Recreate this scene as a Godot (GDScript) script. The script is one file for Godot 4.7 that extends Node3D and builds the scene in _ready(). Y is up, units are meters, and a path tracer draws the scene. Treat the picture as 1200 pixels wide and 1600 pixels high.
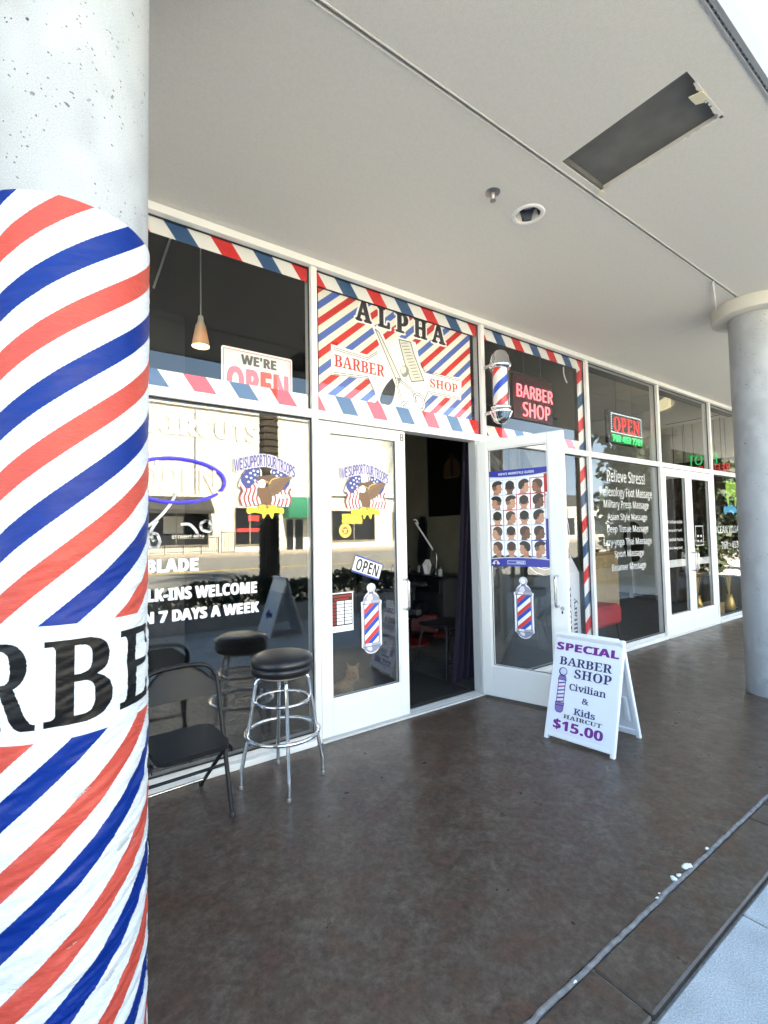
extends Node3D
# A barber shop front under a soffit, seen along the walkway. y up, metres. x runs along the shop front, z points to the street.

var M := {}
var taken := {}
var F := {}
const H := 3.24
var rng := RandomNumberGenerator.new()

# ---------------------------------------------------------------- names and nodes
func numbered(called: String) -> String:
	if not taken.has(called):
		taken[called] = 0
		return called
	taken[called] += 1
	return "%s_%03d" % [called, taken[called]]

func tag(o: Node, label: String, category: String, group := "") -> Node:
	o.set_meta("label", label)
	o.set_meta("category", category)
	if group != "":
		o.set_meta("group", group)
	return o

func thing(called: String, label: String, category: String, at := Vector3.ZERO, turn := 0.0, group := "") -> Node3D:
	var o := Node3D.new()
	o.name = numbered(called)
	add_child(o, true)
	o.position = at
	o.rotation.y = turn
	tag(o, label, category, group)
	return o

func setting(called: String, mesh: Mesh, m: Material, at := Vector3.ZERO) -> MeshInstance3D:
	var o := MeshInstance3D.new()
	o.name = numbered(called)
	o.mesh = mesh
	o.material_override = m
	add_child(o, true)
	o.position = at
	o.set_meta("kind", "structure")
	return o

func solo(called: String, mesh: Mesh, m: Material, label: String, category: String, at := Vector3.ZERO, group := "") -> MeshInstance3D:
	var o := MeshInstance3D.new()
	o.name = numbered(called)
	o.mesh = mesh
	o.material_override = m
	add_child(o, true)
	o.position = at
	tag(o, label, category, group)
	return o

func part(parent: Node, called: String, mesh: Mesh, m: Material, at := Vector3.ZERO, label := "") -> MeshInstance3D:
	var o := MeshInstance3D.new()
	o.name = called
	o.mesh = mesh
	o.material_override = m
	parent.add_child(o, true)
	o.position = at
	if label != "":
		o.set_meta("label", label)
	return o

# ---------------------------------------------------------------- mesh helpers
func mb() -> SurfaceTool:
	var st := SurfaceTool.new()
	st.begin(Mesh.PRIMITIVE_TRIANGLES)
	return st

func tri(st: SurfaceTool, a: Vector3, b: Vector3, c: Vector3, n: Vector3, ua := Vector2.ZERO, ub := Vector2.ZERO, uc := Vector2.ZERO) -> void:
	if (c - a).cross(b - a).dot(n) < 0.0:
		var t := b
		b = c
		c = t
		var u := ub
		ub = uc
		uc = u
	st.set_normal(n)
	st.set_uv(ua)
	st.add_vertex(a)
	st.set_normal(n)
	st.set_uv(ub)
	st.add_vertex(b)
	st.set_normal(n)
	st.set_uv(uc)
	st.add_vertex(c)

func quad(st: SurfaceTool, a: Vector3, b: Vector3, c: Vector3, d: Vector3, n: Vector3) -> void:
	tri(st, a, b, c, n, Vector2(0, 0), Vector2(1, 0), Vector2(1, 1))
	tri(st, a, c, d, n, Vector2(0, 0), Vector2(1, 1), Vector2(0, 1))

# a box from a to b with chamfered edges
func abox(st: SurfaceTool, a: Vector3, b: Vector3, bev := 0.0) -> void:
	var lo := Vector3(minf(a.x, b.x), minf(a.y, b.y), minf(a.z, b.z))
	var hi := Vector3(maxf(a.x, b.x), maxf(a.y, b.y), maxf(a.z, b.z))
	var c := (lo + hi) / 2.0
	var h := (hi - lo) / 2.0
	bev = minf(bev, minf(h.x, minf(h.y, h.z)) * 0.9)
	var k := h - Vector3.ONE * bev
	for ax in 3:
		for s in [-1.0, 1.0]:
			var u := (ax + 1) % 3
			var v := (ax + 2) % 3
			var n := Vector3.ZERO
			n[ax] = s
			var p: Array[Vector3] = []
			for q in [[-1, -1], [1, -1], [1, 1], [-1, 1]]:
				var w := Vector3.ZERO
				w[ax] = s * h[ax]
				w[u] = q[0] * k[u]
				w[v] = q[1] * k[v]
				p.append(c + w)
			quad(st, p[0], p[1], p[2], p[3], n)
	if bev <= 0.0:
		return
	for ax in 3:
		var u := (ax + 1) % 3
		var v := (ax + 2) % 3
		for su in [-1.0, 1.0]:
			for sv in [-1.0, 1.0]:
				var n := Vector3.ZERO
				n[u] = su
				n[v] = sv
				var p: Array[Vector3] = []
				for q in [[-1, 0], [1, 0], [1, 1], [-1, 1]]:
					var w := Vector3.ZERO
					w[ax] = q[0] * k[ax]
					w[u] = su * (h[u] if q[1] == 0 else k[u])
					w[v] = sv * (k[v] if q[1] == 0 else h[v])
					p.append(c + w)
				quad(st, p[0], p[1], p[2], p[3], n.normalized())
	for sx in [-1.0, 1.0]:
		for sy in [-1.0, 1.0]:
			for sz in [-1.0, 1.0]:
				tri(st, c + Vector3(sx * h.x, sy * k.y, sz * k.z), c + Vector3(sx * k.x, sy * h.y, sz * k.z), c + Vector3(sx * k.x, sy * k.y, sz * h.z), Vector3(sx, sy, sz).normalized())

func box(a: Vector3, b: Vector3, bev := 0.0) -> ArrayMesh:
	var st := mb()
	abox(st, a, b, bev)
	return st.commit()

func boxes(list: Array, bev := 0.0) -> ArrayMesh:
	var st := mb()
	for e in list:
		abox(st, e[0], e[1], bev)
	return st.commit()

func vtx(st: SurfaceTool, p: Vector3, n: Vector3, uv := Vector2.ZERO) -> void:
	st.set_normal(n)
	st.set_uv(uv)
	st.add_vertex(p)

func squad(st: SurfaceTool, p: Array, n: Array, uv := []) -> void:
	# quad with its own normals; p in ring order
	var idx := [0, 1, 2, 0, 2, 3]
	var gn: Vector3 = n[0] + n[1] + n[2] + n[3]
	if ((p[2] - p[0]) as Vector3).cross(p[1] - p[0]).dot(gn) < 0.0:
		idx = [0, 2, 1, 0, 3, 2]
	for i in idx:
		vtx(st, p[i], n[i], uv[i] if uv.size() else Vector2.ZERO)

# round bar along a path
func atube(st: SurfaceTool, path: Array, r: float, sides := 10, closed := false, r2 := -1.0) -> void:
	var pts: Array[Vector3] = []
	for q in path:
		pts.append(q)
	var n := pts.size()
	var rings := []
	var up := Vector3(0.31, 0.87, 0.38).normalized()
	for i in n:
		var t: Vector3
		if closed:
			t = (pts[(i + 1) % n] - pts[(i - 1 + n) % n]).normalized()
		else:
			t = (pts[mini(i + 1, n - 1)] - pts[maxi(i - 1, 0)]).normalized()
		var s := up - t * up.dot(t)
		if s.length() < 0.05:
			s = t.cross(Vector3(0.9, 0.1, 0.3))
		s = s.normalized()
		up = s
		var w := t.cross(s)
		var rr := r if r2 < 0.0 else lerpf(r, r2, float(i) / (n - 1))
		var ring := []
		for k in sides:
			var a := TAU * k / sides
			var d := s * cos(a) + w * sin(a)
			ring.append([pts[i] + d * rr, d])
		rings.append(ring)
	var last := n if closed else n - 1
	for i in last:
		var A: Array = rings[i]
		var B: Array = rings[(i + 1) % n]
		var sh := 0
		if closed and i == n - 1:
			var best := 1e9
			for q in sides:
				var dd: float = (A[0][0] as Vector3).distance_to(B[q][0])
				if dd < best:
					best = dd
					sh = q
		for k in sides:
			var k2 := (k + 1) % sides
			var a1 = A[k]
			var a2 = A[k2]
			var b1 = B[(k + sh) % sides]
			var b2 = B[(k2 + sh) % sides]
			squad(st, [a1[0], a2[0], b2[0], b1[0]], [a1[1], a2[1], b2[1], b1[1]])
	if not closed:
		for e in [0, n - 1]:
			var nn: Vector3 = (pts[0] - pts[1]).normalized() if e == 0 else (pts[n - 1] - pts[n - 2]).normalized()
			for k in sides:
				tri(st, pts[e], rings[e][k][0], rings[e][(k + 1) % sides][0], nn)

func tube(path: Array, r: float, sides := 10, closed := false, r2 := -1.0) -> ArrayMesh:
	var st := mb()
	atube(st, path, r, sides, closed, r2)
	return st.commit()

# smooth a polyline with Catmull-Rom
func smooth(path: Array, steps := 6) -> Array:
	var out := []
	for i in path.size() - 1:
		var a: Vector3 = path[maxi(i - 1, 0)]
		var b: Vector3 = path[i]
		var c: Vector3 = path[i + 1]
		var d: Vector3 = path[mini(i + 2, path.size() - 1)]
		for k in steps:
			out.append(b.cubic_interpolate(c, a, d, float(k) / steps))
	out.append(path[path.size() - 1])
	return out

func ringpath(c: Vector3, r: float, n := 32) -> Array:
	var o := []
	for k in n:
		var a := TAU * k / n
		o.append(c + Vector3(cos(a) * r, 0, sin(a) * r))
	return o

# turn a profile of (radius, height) round the y axis; sharp where the profile bends strongly
func alathe(st: SurfaceTool, prof: Array, segs := 32, at := Vector3.ZERO) -> void:
	var m := prof.size()
	var nrm := []
	for i in m - 1:
		var d: Vector2 = prof[i + 1] - prof[i]
		nrm.append(Vector2(d.y, -d.x).normalized())
	for i in m - 1:
		var n0: Vector2 = nrm[i]
		var n1: Vector2 = nrm[i]
		if i > 0 and (nrm[i - 1] as Vector2).dot(nrm[i]) > 0.6:
			n0 = (nrm[i - 1] + nrm[i]).normalized()
		if i < m - 2 and (nrm[i + 1] as Vector2).dot(nrm[i]) > 0.6:
			n1 = (nrm[i + 1] + nrm[i]).normalized()
		for k in segs:
			var a := TAU * k / segs
			var b := TAU * (k + 1) / segs
			var ca := Vector3(sin(a), 0, cos(a))
			var cb := Vector3(sin(b), 0, cos(b))
			var p0: Vector2 = prof[i]
			var p1: Vector2 = prof[i + 1]
			var P := [at + ca * p0.x + Vector3(0, p0.y, 0), at + cb * p0.x + Vector3(0, p0.y, 0), at + cb * p1.x + Vector3(0, p1.y, 0), at + ca * p1.x + Vector3(0, p1.y, 0)]
			var N := [ca * n0.x + Vector3(0, n0.y, 0), cb * n0.x + Vector3(0, n0.y, 0), cb * n1.x + Vector3(0, n1.y, 0), ca * n1.x + Vector3(0, n1.y, 0)]
			var ux := float(k) / segs
			var vx := float(k + 1) / segs
			var fn: Vector3 = (P[2] - P[0]).cross(P[1] - P[0])
			if p0.x < 1e-5:
				tri3(st, P[0], P[2], P[3], N[0], N[2], N[3])
			elif p1.x < 1e-5:
				tri3(st, P[0], P[1], P[2], N[0], N[1], N[2])
			else:
				squad(st, P, N, [Vector2(ux, -p0.y), Vector2(vx, -p0.y), Vector2(vx, -p1.y), Vector2(ux, -p1.y)])

func tri3(st: SurfaceTool, a: Vector3, b: Vector3, c: Vector3, na: Vector3, nb: Vector3, nc: Vector3) -> void:
	if (c - a).cross(b - a).dot(na + nb + nc) < 0.0:
		vtx(st, a, na)
		vtx(st, c, nc)
		vtx(st, b, nb)
	else:
		vtx(st, a, na)
		vtx(st, b, nb)
		vtx(st, c, nc)

func lathe(prof: Array, segs := 32, at := Vector3.ZERO) -> ArrayMesh:
	var st := mb()
	alathe(st, prof, segs, at)
	return st.commit()

# a flat outline in x,y with thickness from z0 to z1
func aprism(st: SurfaceTool, poly: PackedVector2Array, z0: float, z1: float, xf := Transform3D()) -> void:
	var t := Geometry2D.triangulate_polygon(poly)
	var i := 0
	while i + 2 < t.size():
		for e in [[z1, 1.0], [z0, -1.0]]:
			var a: Vector2 = poly[t[i]]
			var b: Vector2 = poly[t[i + 1]]
			var c: Vector2 = poly[t[i + 2]]
			tri(st, xf * Vector3(a.x, a.y, e[0]), xf * Vector3(b.x, b.y, e[0]), xf * Vector3(c.x, c.y, e[0]), xf.basis * Vector3(0, 0, e[1]))
		i += 3
	var area := 0.0
	for k in poly.size():
		var a: Vector2 = poly[k]
		var b: Vector2 = poly[(k + 1) % poly.size()]
		area += a.x * b.y - b.x * a.y
	for k in poly.size():
		var a: Vector2 = poly[k]
		var b: Vector2 = poly[(k + 1) % poly.size()]
		var n := Vector2(b.y - a.y, a.x - b.x).normalized() * signf(area)
		quad(st, xf * Vector3(a.x, a.y, z0), xf * Vector3(b.x, b.y, z0), xf * Vector3(b.x, b.y, z1), xf * Vector3(a.x, a.y, z1), xf.basis * Vector3(n.x, n.y, 0))

func prism(poly: PackedVector2Array, z0: float, z1: float, xf := Transform3D()) -> ArrayMesh:
	var st := mb()
	aprism(st, poly, z0, z1, xf)
	return st.commit()

# a thin printed sheet in x,y: picture on the front (+z), plain edges
func sheet(x0: float, x1: float, y0: float, y1: float, z := 0.0, u0 := 0.0, u1 := 1.0, v0 := 1.0, v1 := 0.0) -> ArrayMesh:
	var st := mb()
	var n := Vector3(0, 0, 1)
	tri(st, Vector3(x0, y0, z), Vector3(x1, y0, z), Vector3(x1, y1, z), n, Vector2(u0, v0), Vector2(u1, v0), Vector2(u1, v1))
	tri(st, Vector3(x0, y0, z), Vector3(x1, y1, z), Vector3(x0, y1, z), n, Vector2(u0, v0), Vector2(u1, v1), Vector2(u0, v1))
	return st.commit()

func P2(a: Array) -> PackedVector2Array:
	var o := PackedVector2Array()
	for i in range(0, a.size(), 2):
		o.append(Vector2(a[i], a[i + 1]))
	return o

# ---------------------------------------------------------------- lettering
func font(kind: String) -> Font:
	var key := kind
	if not F.has(key):
		var s := SystemFont.new()
		s.font_names = PackedStringArray(["Droid Serif" if kind.begins_with("serif") else "Droid Sans"])
		s.font_weight = 700 if kind.ends_with("bold") else 400
		F[key] = s
	return F[key]

func textmesh(s: String, f: Font, depth := 0.001) -> TextMesh:
	var t := TextMesh.new()
	t.text = s
	t.font = f
	t.font_size = 64
	t.pixel_size = 0.01
	t.curve_step = 2.0
	t.depth = depth
	return t

# lettering that fills x0..x1, y0..y1 of its parent at depth z
func letters(parent: Node, called: String, s: String, f: Font, x0: float, x1: float, y0: float, y1: float, z: float, m: Material, depth := 0.0012, mirrored := false, heavy := 0.0) -> MeshInstance3D:
	var t: Mesh = textmesh(s, f, 0.1)
	if heavy > 0.0:
		# fatter strokes: the same letters again, a little to each side and a hair behind
		var st := SurfaceTool.new()
		var k := 0
		for d in [[0.0, 0.0], [-1.0, 0.35], [1.0, -0.35], [-0.5, -0.6], [0.5, 0.6]]:
			st.append_from(t, 0, Transform3D(Basis(), Vector3(d[0] * heavy * 0.02, d[1] * heavy * 0.02, -0.008 * k)))
			k += 1
		t = st.commit()
	var bb := t.get_aabb()
	var o := MeshInstance3D.new()
	o.name = called
	o.mesh = t
	o.material_override = m
	parent.add_child(o, true)
	var sx := (x1 - x0) / bb.size.x
	var sy := (y1 - y0) / bb.size.y
	var sz := depth / 0.1
	var c := bb.position + bb.size / 2.0
	if mirrored:
		o.transform = Transform3D(Basis(Vector3(-sx, 0, 0), Vector3(0, sy, 0), Vector3(0, 0, -sz)), Vector3((x0 + x1) / 2 + c.x * sx, (y0 + y1) / 2 - c.y * sy, z))
	else:
		o.transform = Transform3D(Basis(Vector3(sx, 0, 0), Vector3(0, sy, 0), Vector3(0, 0, sz)), Vector3((x0 + x1) / 2 - c.x * sx, (y0 + y1) / 2 - c.y * sy, z))
	return o

# ---------------------------------------------------------------- painting of prints (flat pictures on posters, vinyl and stickers)
func canvas(w: int, h: int, c := Color(0, 0, 0, 0)) -> Image:
	var im := Image.create_empty(w, h, false, Image.FORMAT_RGBA8)
	im.fill(c)
	return im

func fillp(im: Image, pts: PackedVector2Array, c: Color) -> void:
	var y0 := 1e9
	var y1 := -1e9
	for p in pts:
		y0 = minf(y0, p.y)
		y1 = maxf(y1, p.y)
	var n := pts.size()
	for y in range(maxi(0, int(floor(y0))), mini(im.get_height() - 1, int(ceil(y1))) + 1):
		var yc := y + 0.5
		var xs := []
		for i in n:
			var a: Vector2 = pts[i]
			var b: Vector2 = pts[(i + 1) % n]
			if (a.y <= yc) != (b.y <= yc):
				xs.append(a.x + (yc - a.y) * (b.x - a.x) / (b.y - a.y))
		xs.sort()
		for k in range(0, xs.size() - 1, 2):
			var xa := int(ceil(xs[k] - 0.5))
			var xb := int(ceil(xs[k + 1] - 0.5))
			if xb > xa:
				im.fill_rect(Rect2i(xa, y, xb - xa, 1), c)

func curve(pts: PackedVector2Array, steps := 6, closed := true) -> PackedVector2Array:
	var o := PackedVector2Array()
	var n := pts.size()
	for i in (n if closed else n - 1):
		var a: Vector2 = pts[(i - 1 + n) % n] if closed else pts[maxi(i - 1, 0)]
		var d: Vector2 = pts[(i + 2) % n] if closed else pts[mini(i + 2, n - 1)]
		for k in steps:
			o.append(pts[i].cubic_interpolate(pts[(i + 1) % n], a, d, float(k) / steps))
	if not closed:
		o.append(pts[n - 1])
	return o

func ellp(cx: float, cy: float, rx: float, ry: float, rot := 0.0, n := 36) -> PackedVector2Array:
	var o := PackedVector2Array()
	for k in n:
		var a := TAU * k / n
		o.append(Vector2(cx, cy) + Vector2(cos(a) * rx, sin(a) * ry).rotated(rot))
	return o

func stroke(im: Image, pts: PackedVector2Array, w: float, c: Color, closed := false) -> void:
	var n := pts.size()
	for i in (n if closed else n - 1):
		var a: Vector2 = pts[i]
		var b: Vector2 = pts[(i + 1) % n]
		var d := (b - a)
		if d.length() < 1e-4:
			continue
		d = d.normalized()
		var s := Vector2(-d.y, d.x) * w / 2.0
		fillp(im, PackedVector2Array([a + s, b + s, b - s, a - s]), c)
		fillp(im, ellp(b.x, b.y, w / 2, w / 2, 0, 10), c)

# lettering painted into a print: the text fills rect, then goes through the turn xf
func write(im: Image, s: String, f: Font, r: Rect2, c: Color, fat := 0.0) -> void:
	if fat > 0.0:
		for d in [[-1, 0], [1, 0], [0, -0.7], [0, 0.7]]:
			write(im, s, f, Rect2(r.position + Vector2(d[0], d[1]) * fat, r.size), c)
	var t := textmesh(s, f, 0.0)
	var bb := t.get_aabb()
	var arr := t.surface_get_arrays(0)
	var v: PackedVector3Array = arr[Mesh.ARRAY_VERTEX]
	var ix: PackedInt32Array = arr[Mesh.ARRAY_INDEX] if arr[Mesh.ARRAY_INDEX] != null else PackedInt32Array(range(v.size()))
	for i in range(0, ix.size() - 2, 3):
		var q := PackedVector2Array()
		for k in 3:
			var p := v[ix[i + k]]
			q.append(Vector2(r.position.x + (p.x - bb.position.x) / bb.size.x * r.size.x, r.position.y + (1.0 - (p.y - bb.position.y) / bb.size.y) * r.size.y))
		fillp(im, q, c)

func printed(im: Image, rough := 0.4, cut := false, half := true) -> StandardMaterial3D:
	if half:
		im.resize(im.get_width() / 2, im.get_height() / 2, Image.INTERPOLATE_BILINEAR)
	var m := StandardMaterial3D.new()
	m.albedo_texture = ImageTexture.create_from_image(im)
	m.roughness = rough
	m.texture_repeat = false
	if cut:
		m.transparency = BaseMaterial3D.TRANSPARENCY_ALPHA_SCISSOR
		m.alpha_scissor_threshold = 0.5
	return m

# ---------------------------------------------------------------- materials (linear base colours)
func lin(r: float, g: float, b: float) -> Color:
	return Color(r, g, b).linear_to_srgb()

func plain(r: float, g: float, b: float, rough := 0.6, metal := 0.0) -> StandardMaterial3D:
	var m := StandardMaterial3D.new()
	m.albedo_color = lin(r, g, b)
	m.roughness = rough
	m.metallic = metal
	return m

func noise_tex(freq: float, size := 512, octaves := 4, cols := [], kind := FastNoiseLite.TYPE_SIMPLEX_SMOOTH, sd := 1, offs := [], gain := 0.5) -> NoiseTexture2D:
	var key := "noise %s" % [[freq, size, octaves, cols, kind, sd, offs, gain]]
	if F.has(key):
		return F[key]
	var n := FastNoiseLite.new()
	n.noise_type = kind
	n.frequency = freq
	n.fractal_octaves = octaves
	n.fractal_gain = gain
	n.seed = sd
	var t := NoiseTexture2D.new()
	t.width = size
	t.height = size
	t.seamless = true
	t.noise = n
	if cols.size():
		var g := Gradient.new()
		var c := PackedColorArray()
		var o := PackedFloat32Array()
		for i in cols.size():
			c.append(cols[i])
			o.append(offs[i] if offs.size() else float(i) / (cols.size() - 1))
		g.colors = c
		g.offsets = o
		t.color_ramp = g
	F[key] = t
	return t

# two-tone surface: coarse patches, fine grain over them, relief
func grained(c0: Color, c1: Color, coarse: float, fine: float, rough: float, relief: float, sd := 3, grain := 0.16) -> StandardMaterial3D:
	var m := StandardMaterial3D.new()
	grain = 0.08 if grain < 0.12 else 0.16 if grain < 0.22 else 0.3 if grain < 0.36 else 0.42
	m.albedo_texture = noise_tex(0.012, 512, 5, [c0, c1], FastNoiseLite.TYPE_SIMPLEX_SMOOTH, sd)
	m.uv1_triplanar = true
	m.uv1_world_triplanar = true
	m.uv1_scale = Vector3.ONE * coarse
	m.roughness = rough
	m.detail_enabled = true
	m.detail_albedo = noise_tex(0.11, 512, 3, [Color(1 - grain, 1 - grain, 1 - grain), Color(1, 1, 1)], FastNoiseLite.TYPE_SIMPLEX_SMOOTH, 9)
	m.detail_blend_mode = BaseMaterial3D.BLEND_MODE_MUL
	m.detail_uv_layer = BaseMaterial3D.DETAIL_UV_2
	m.uv2_triplanar = true
	m.uv2_world_triplanar = true
	m.uv2_scale = Vector3.ONE * fine
	if relief > 0.0:
		m.heightmap_enabled = true
		m.heightmap_texture = noise_tex(0.05, 512, 4, [], FastNoiseLite.TYPE_SIMPLEX_SMOOTH, 4)
		m.heightmap_scale = relief
	return m

func glow(r: float, g: float, b: float, e: float) -> StandardMaterial3D:
	var m := StandardMaterial3D.new()
	m.albedo_color = lin(r * 0.6, g * 0.6, b * 0.6)
	m.emission_enabled = true
	m.emission = lin(r, g, b)
	m.emission_energy_multiplier = e
	m.roughness = 0.3
	return m

func concrete_print(sd: int, w := 1024, h := 2048) -> Array:
	# cast concrete: pale cement with darker clouding and small air holes
	rng.seed = sd
	var im := canvas(w, h, Color(0.69, 0.705, 0.712))
	for k in 420:
		var g := rng.randf_range(0.665, 0.72)
		var cx := rng.randf() * w
		var cy := rng.randf() * h
		var rx := rng.randf_range(20, 110)
		var ry := rng.randf_range(20, 120)
		for q in [-w, 0, w]:
			fillp(im, ellp(cx + q, cy, rx, ry, rng.randf() * 3.0, 18), Color(g, g * 1.012, g * 1.02))
	var small := im.duplicate() as Image
	small.resize(w / 32, h / 32, Image.INTERPOLATE_BILINEAR)
	small.resize(w, h, Image.INTERPOLATE_CUBIC)
	im = small
	var hm := canvas(w, h, Color(1, 1, 1))
	var hole := FastNoiseLite.new()
	hole.frequency = 0.004
	hole.seed = sd
	for k in 7000:
		var cx := rng.randf() * w
		var cy := rng.randf() * h
		var dense := hole.get_noise_2d(cx, cy)
		if dense < rng.randf_range(-0.5, 0.5):
			continue
		var r := rng.randf_range(0.4, 1.15) if rng.randf() < 0.97 else rng.randf_range(1.2, 2.6)
		var d := rng.randf_range(0.26, 0.50)
		var e := ellp(cx, cy, r * rng.randf_range(1.2, 2.6), r, 0.35 + rng.randf_range(-0.3, 0.3), 10)
		fillp(im, e, Color(d, d, d * 1.02))
		fillp(hm, e, Color(0.0, 0, 0))
	return [im, hm]

func make_materials() -> void:
	M.alu = plain(0.80, 0.80, 0.78, 0.38)                      # white baked paint on the shop front frame
	M.alu_in = plain(0.60, 0.60, 0.59, 0.35)                   # darker copy of the frame white for inner faces: stops, thresholds, jambs
	M.steel = plain(0.62, 0.62, 0.62, 0.22, 1.0)
	M.chrome = plain(0.75, 0.76, 0.78, 0.09, 1.0)
	M.dull_metal = plain(0.42, 0.42, 0.42, 0.38, 1.0)
	M.gasket = plain(0.012, 0.012, 0.013, 0.6)
	M.black = plain(0.012, 0.012, 0.014, 0.45)
	M.black_paint = plain(0.009, 0.010, 0.012, 0.40)
	M.black_paint.metallic_specular = 0.36
	M.vinyl = plain(0.010, 0.010, 0.013, 0.30)
	M.vinyl.heightmap_enabled = true
	M.vinyl.heightmap_texture = noise_tex(0.09, 256, 3)
	M.vinyl.heightmap_scale = 0.04
	M.vinyl.uv1_triplanar = true
	M.vinyl.uv1_scale = Vector3.ONE * 6.0
	M.white_vinyl = plain(0.86, 0.86, 0.86, 0.4)
	M.white_plastic = plain(0.78, 0.80, 0.83, 0.42)
	M.white_plastic.subsurf_scatter_enabled = true
	M.white_plastic.subsurf_scatter_strength = 0.05
	var g := StandardMaterial3D.new()
	g.transparency = BaseMaterial3D.TRANSPARENCY_ALPHA
	g.albedo_color = Color(0.02, 0.03, 0.03, 0.05)
	g.roughness = 0.0
	g.metallic_specular = 0.5
	M.glass = g
	M.soffit = grained(lin(0.75, 0.725, 0.675), lin(0.80, 0.775, 0.725), 5.0, 2.6, 0.9, 0.045, 11, 0.08)
	M.soffit_edge = plain(0.30, 0.31, 0.34, 0.6)
	M.cream_wall = grained(lin(0.80, 0.755, 0.64), lin(0.87, 0.83, 0.73), 0.25, 1.6, 0.85, 0.5, 21, 0.16)
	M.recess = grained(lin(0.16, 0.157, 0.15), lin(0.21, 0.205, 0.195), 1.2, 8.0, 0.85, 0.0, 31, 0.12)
	M.torn = plain(0.72, 0.66, 0.50, 0.9)
	# stained, sealed concrete of the walkway
	var f := grained(lin(0.052, 0.040, 0.034), lin(0.098, 0.080, 0.070), 0.55, 2.3, 0.34, 0.10, 41, 0.42)
	f.albedo_texture = noise_tex(0.010, 1024, 6, [lin(0.118, 0.070, 0.050), lin(0.104, 0.074, 0.056), lin(0.118, 0.087, 0.067), lin(0.142, 0.110, 0.088)], FastNoiseLite.TYPE_SIMPLEX_SMOOTH, 43, [0.15, 0.42, 0.6, 0.95])
	f.roughness_texture = noise_tex(0.02, 512, 5, [Color(0.55, 0.55, 0.55), Color(1, 1, 1)], FastNoiseLite.TYPE_SIMPLEX_SMOOTH, 47)
	f.roughness = 0.46
	f.detail_albedo = noise_tex(0.022, 1024, 6, [Color(0.70, 0.67, 0.65), Color(0.84, 0.83, 0.82), Color(1, 1, 1)], FastNoiseLite.TYPE_SIMPLEX_SMOOTH, 44, [0.22, 0.5, 0.82], 0.85)
	f.uv2_scale = Vector3.ONE * 0.9
	M.walkway = f
	M.sidewalk = grained(lin(0.48, 0.49, 0.49), lin(0.68, 0.69, 0.69), 0.7, 2.6, 0.85, 0.25, 61, 0.25)
	M.caulk = grained(lin(0.16, 0.135, 0.12), lin(0.42, 0.38, 0.35), 4.0, 9.0, 0.8, 0.2, 65, 0.3)
	M.chip = plain(0.78, 0.78, 0.76, 0.8)
	M.asphalt = grained(lin(0.19, 0.185, 0.17), lin(0.25, 0.24, 0.22), 0.2, 2.0, 0.9, 0.3, 71, 0.3)
	M.far_pave = grained(lin(0.36, 0.31, 0.25), lin(0.46, 0.40, 0.33), 0.3, 2.0, 0.9, 0.0, 75, 0.2)
	M.yellow_line = plain(0.65, 0.45, 0.06, 0.8)
	M.earth = grained(lin(0.16, 0.15, 0.12), lin(0.24, 0.21, 0.16), 0.02, 0.5, 0.95, 0.0, 77, 0.3)
	for i in 2:
		var cp := concrete_print(81 + i)
		var c := StandardMaterial3D.new()
		c.albedo_texture = ImageTexture.create_from_image(cp[0])
		c.roughness = 0.85
		c.heightmap_enabled = true
		c.heightmap_texture = ImageTexture.create_from_image(cp[1])
		c.heightmap_scale = 0.12
		c.detail_enabled = true
		c.detail_albedo = noise_tex(0.12, 512, 3, [Color(0.82, 0.82, 0.82), Color(1, 1, 1)], FastNoiseLite.TYPE_SIMPLEX_SMOOTH, 85)
		c.detail_blend_mode = BaseMaterial3D.BLEND_MODE_MUL
		c.detail_uv_layer = BaseMaterial3D.DETAIL_UV_2
		c.uv2_triplanar = true
		c.uv2_scale = Vector3.ONE * 4.0
		M["concrete%d" % i] = c
	M.plaster = grained(lin(0.62, 0.60, 0.53), lin(0.70, 0.68, 0.61), 0.5, 4.0, 0.85, 0.1, 91, 0.08)
	# inside the shops
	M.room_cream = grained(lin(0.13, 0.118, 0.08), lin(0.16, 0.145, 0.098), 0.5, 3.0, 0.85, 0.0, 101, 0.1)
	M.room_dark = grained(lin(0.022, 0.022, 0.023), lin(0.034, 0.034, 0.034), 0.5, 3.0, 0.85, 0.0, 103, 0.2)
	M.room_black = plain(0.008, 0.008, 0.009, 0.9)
	M.room_carpet = grained(lin(0.04, 0.039, 0.036), lin(0.08, 0.076, 0.068), 0.8, 7.0, 0.95, 0.4, 105, 0.4)
	M.room_white = grained(lin(0.60, 0.62, 0.58), lin(0.66, 0.68, 0.64), 0.5, 4.0, 0.85, 0.0, 107, 0.06)
	M.tile_white = grained(lin(0.50, 0.48, 0.44), lin(0.56, 0.54, 0.50), 0.8, 6.0, 0.9, 0.1, 109, 0.15)
	M.dark_carpet = grained(lin(0.035, 0.042, 0.05), lin(0.06, 0.068, 0.075), 0.8, 6.0, 0.95, 0.3, 111, 0.4)
	M.wood = grained(lin(0.36, 0.20, 0.08), lin(0.46, 0.28, 0.12), 2.0, 6.0, 0.5, 0.0, 113, 0.2)
	M.wood_pale = grained(lin(0.50, 0.36, 0.18), lin(0.58, 0.43, 0.23), 2.0, 6.0, 0.5, 0.0, 115, 0.15)
	M.brown_cloth = grained(lin(0.055, 0.026, 0.018), lin(0.085, 0.042, 0.028), 1.0, 9.0, 0.9, 0.2, 117, 0.3)
	M.gold = plain(0.75, 0.52, 0.16, 0.35, 0.5)
	M.red_cloth = grained(lin(0.50, 0.018, 0.030), lin(0.66, 0.04, 0.055), 3.0, 9.0, 0.75, 0.2, 119, 0.3)
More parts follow.
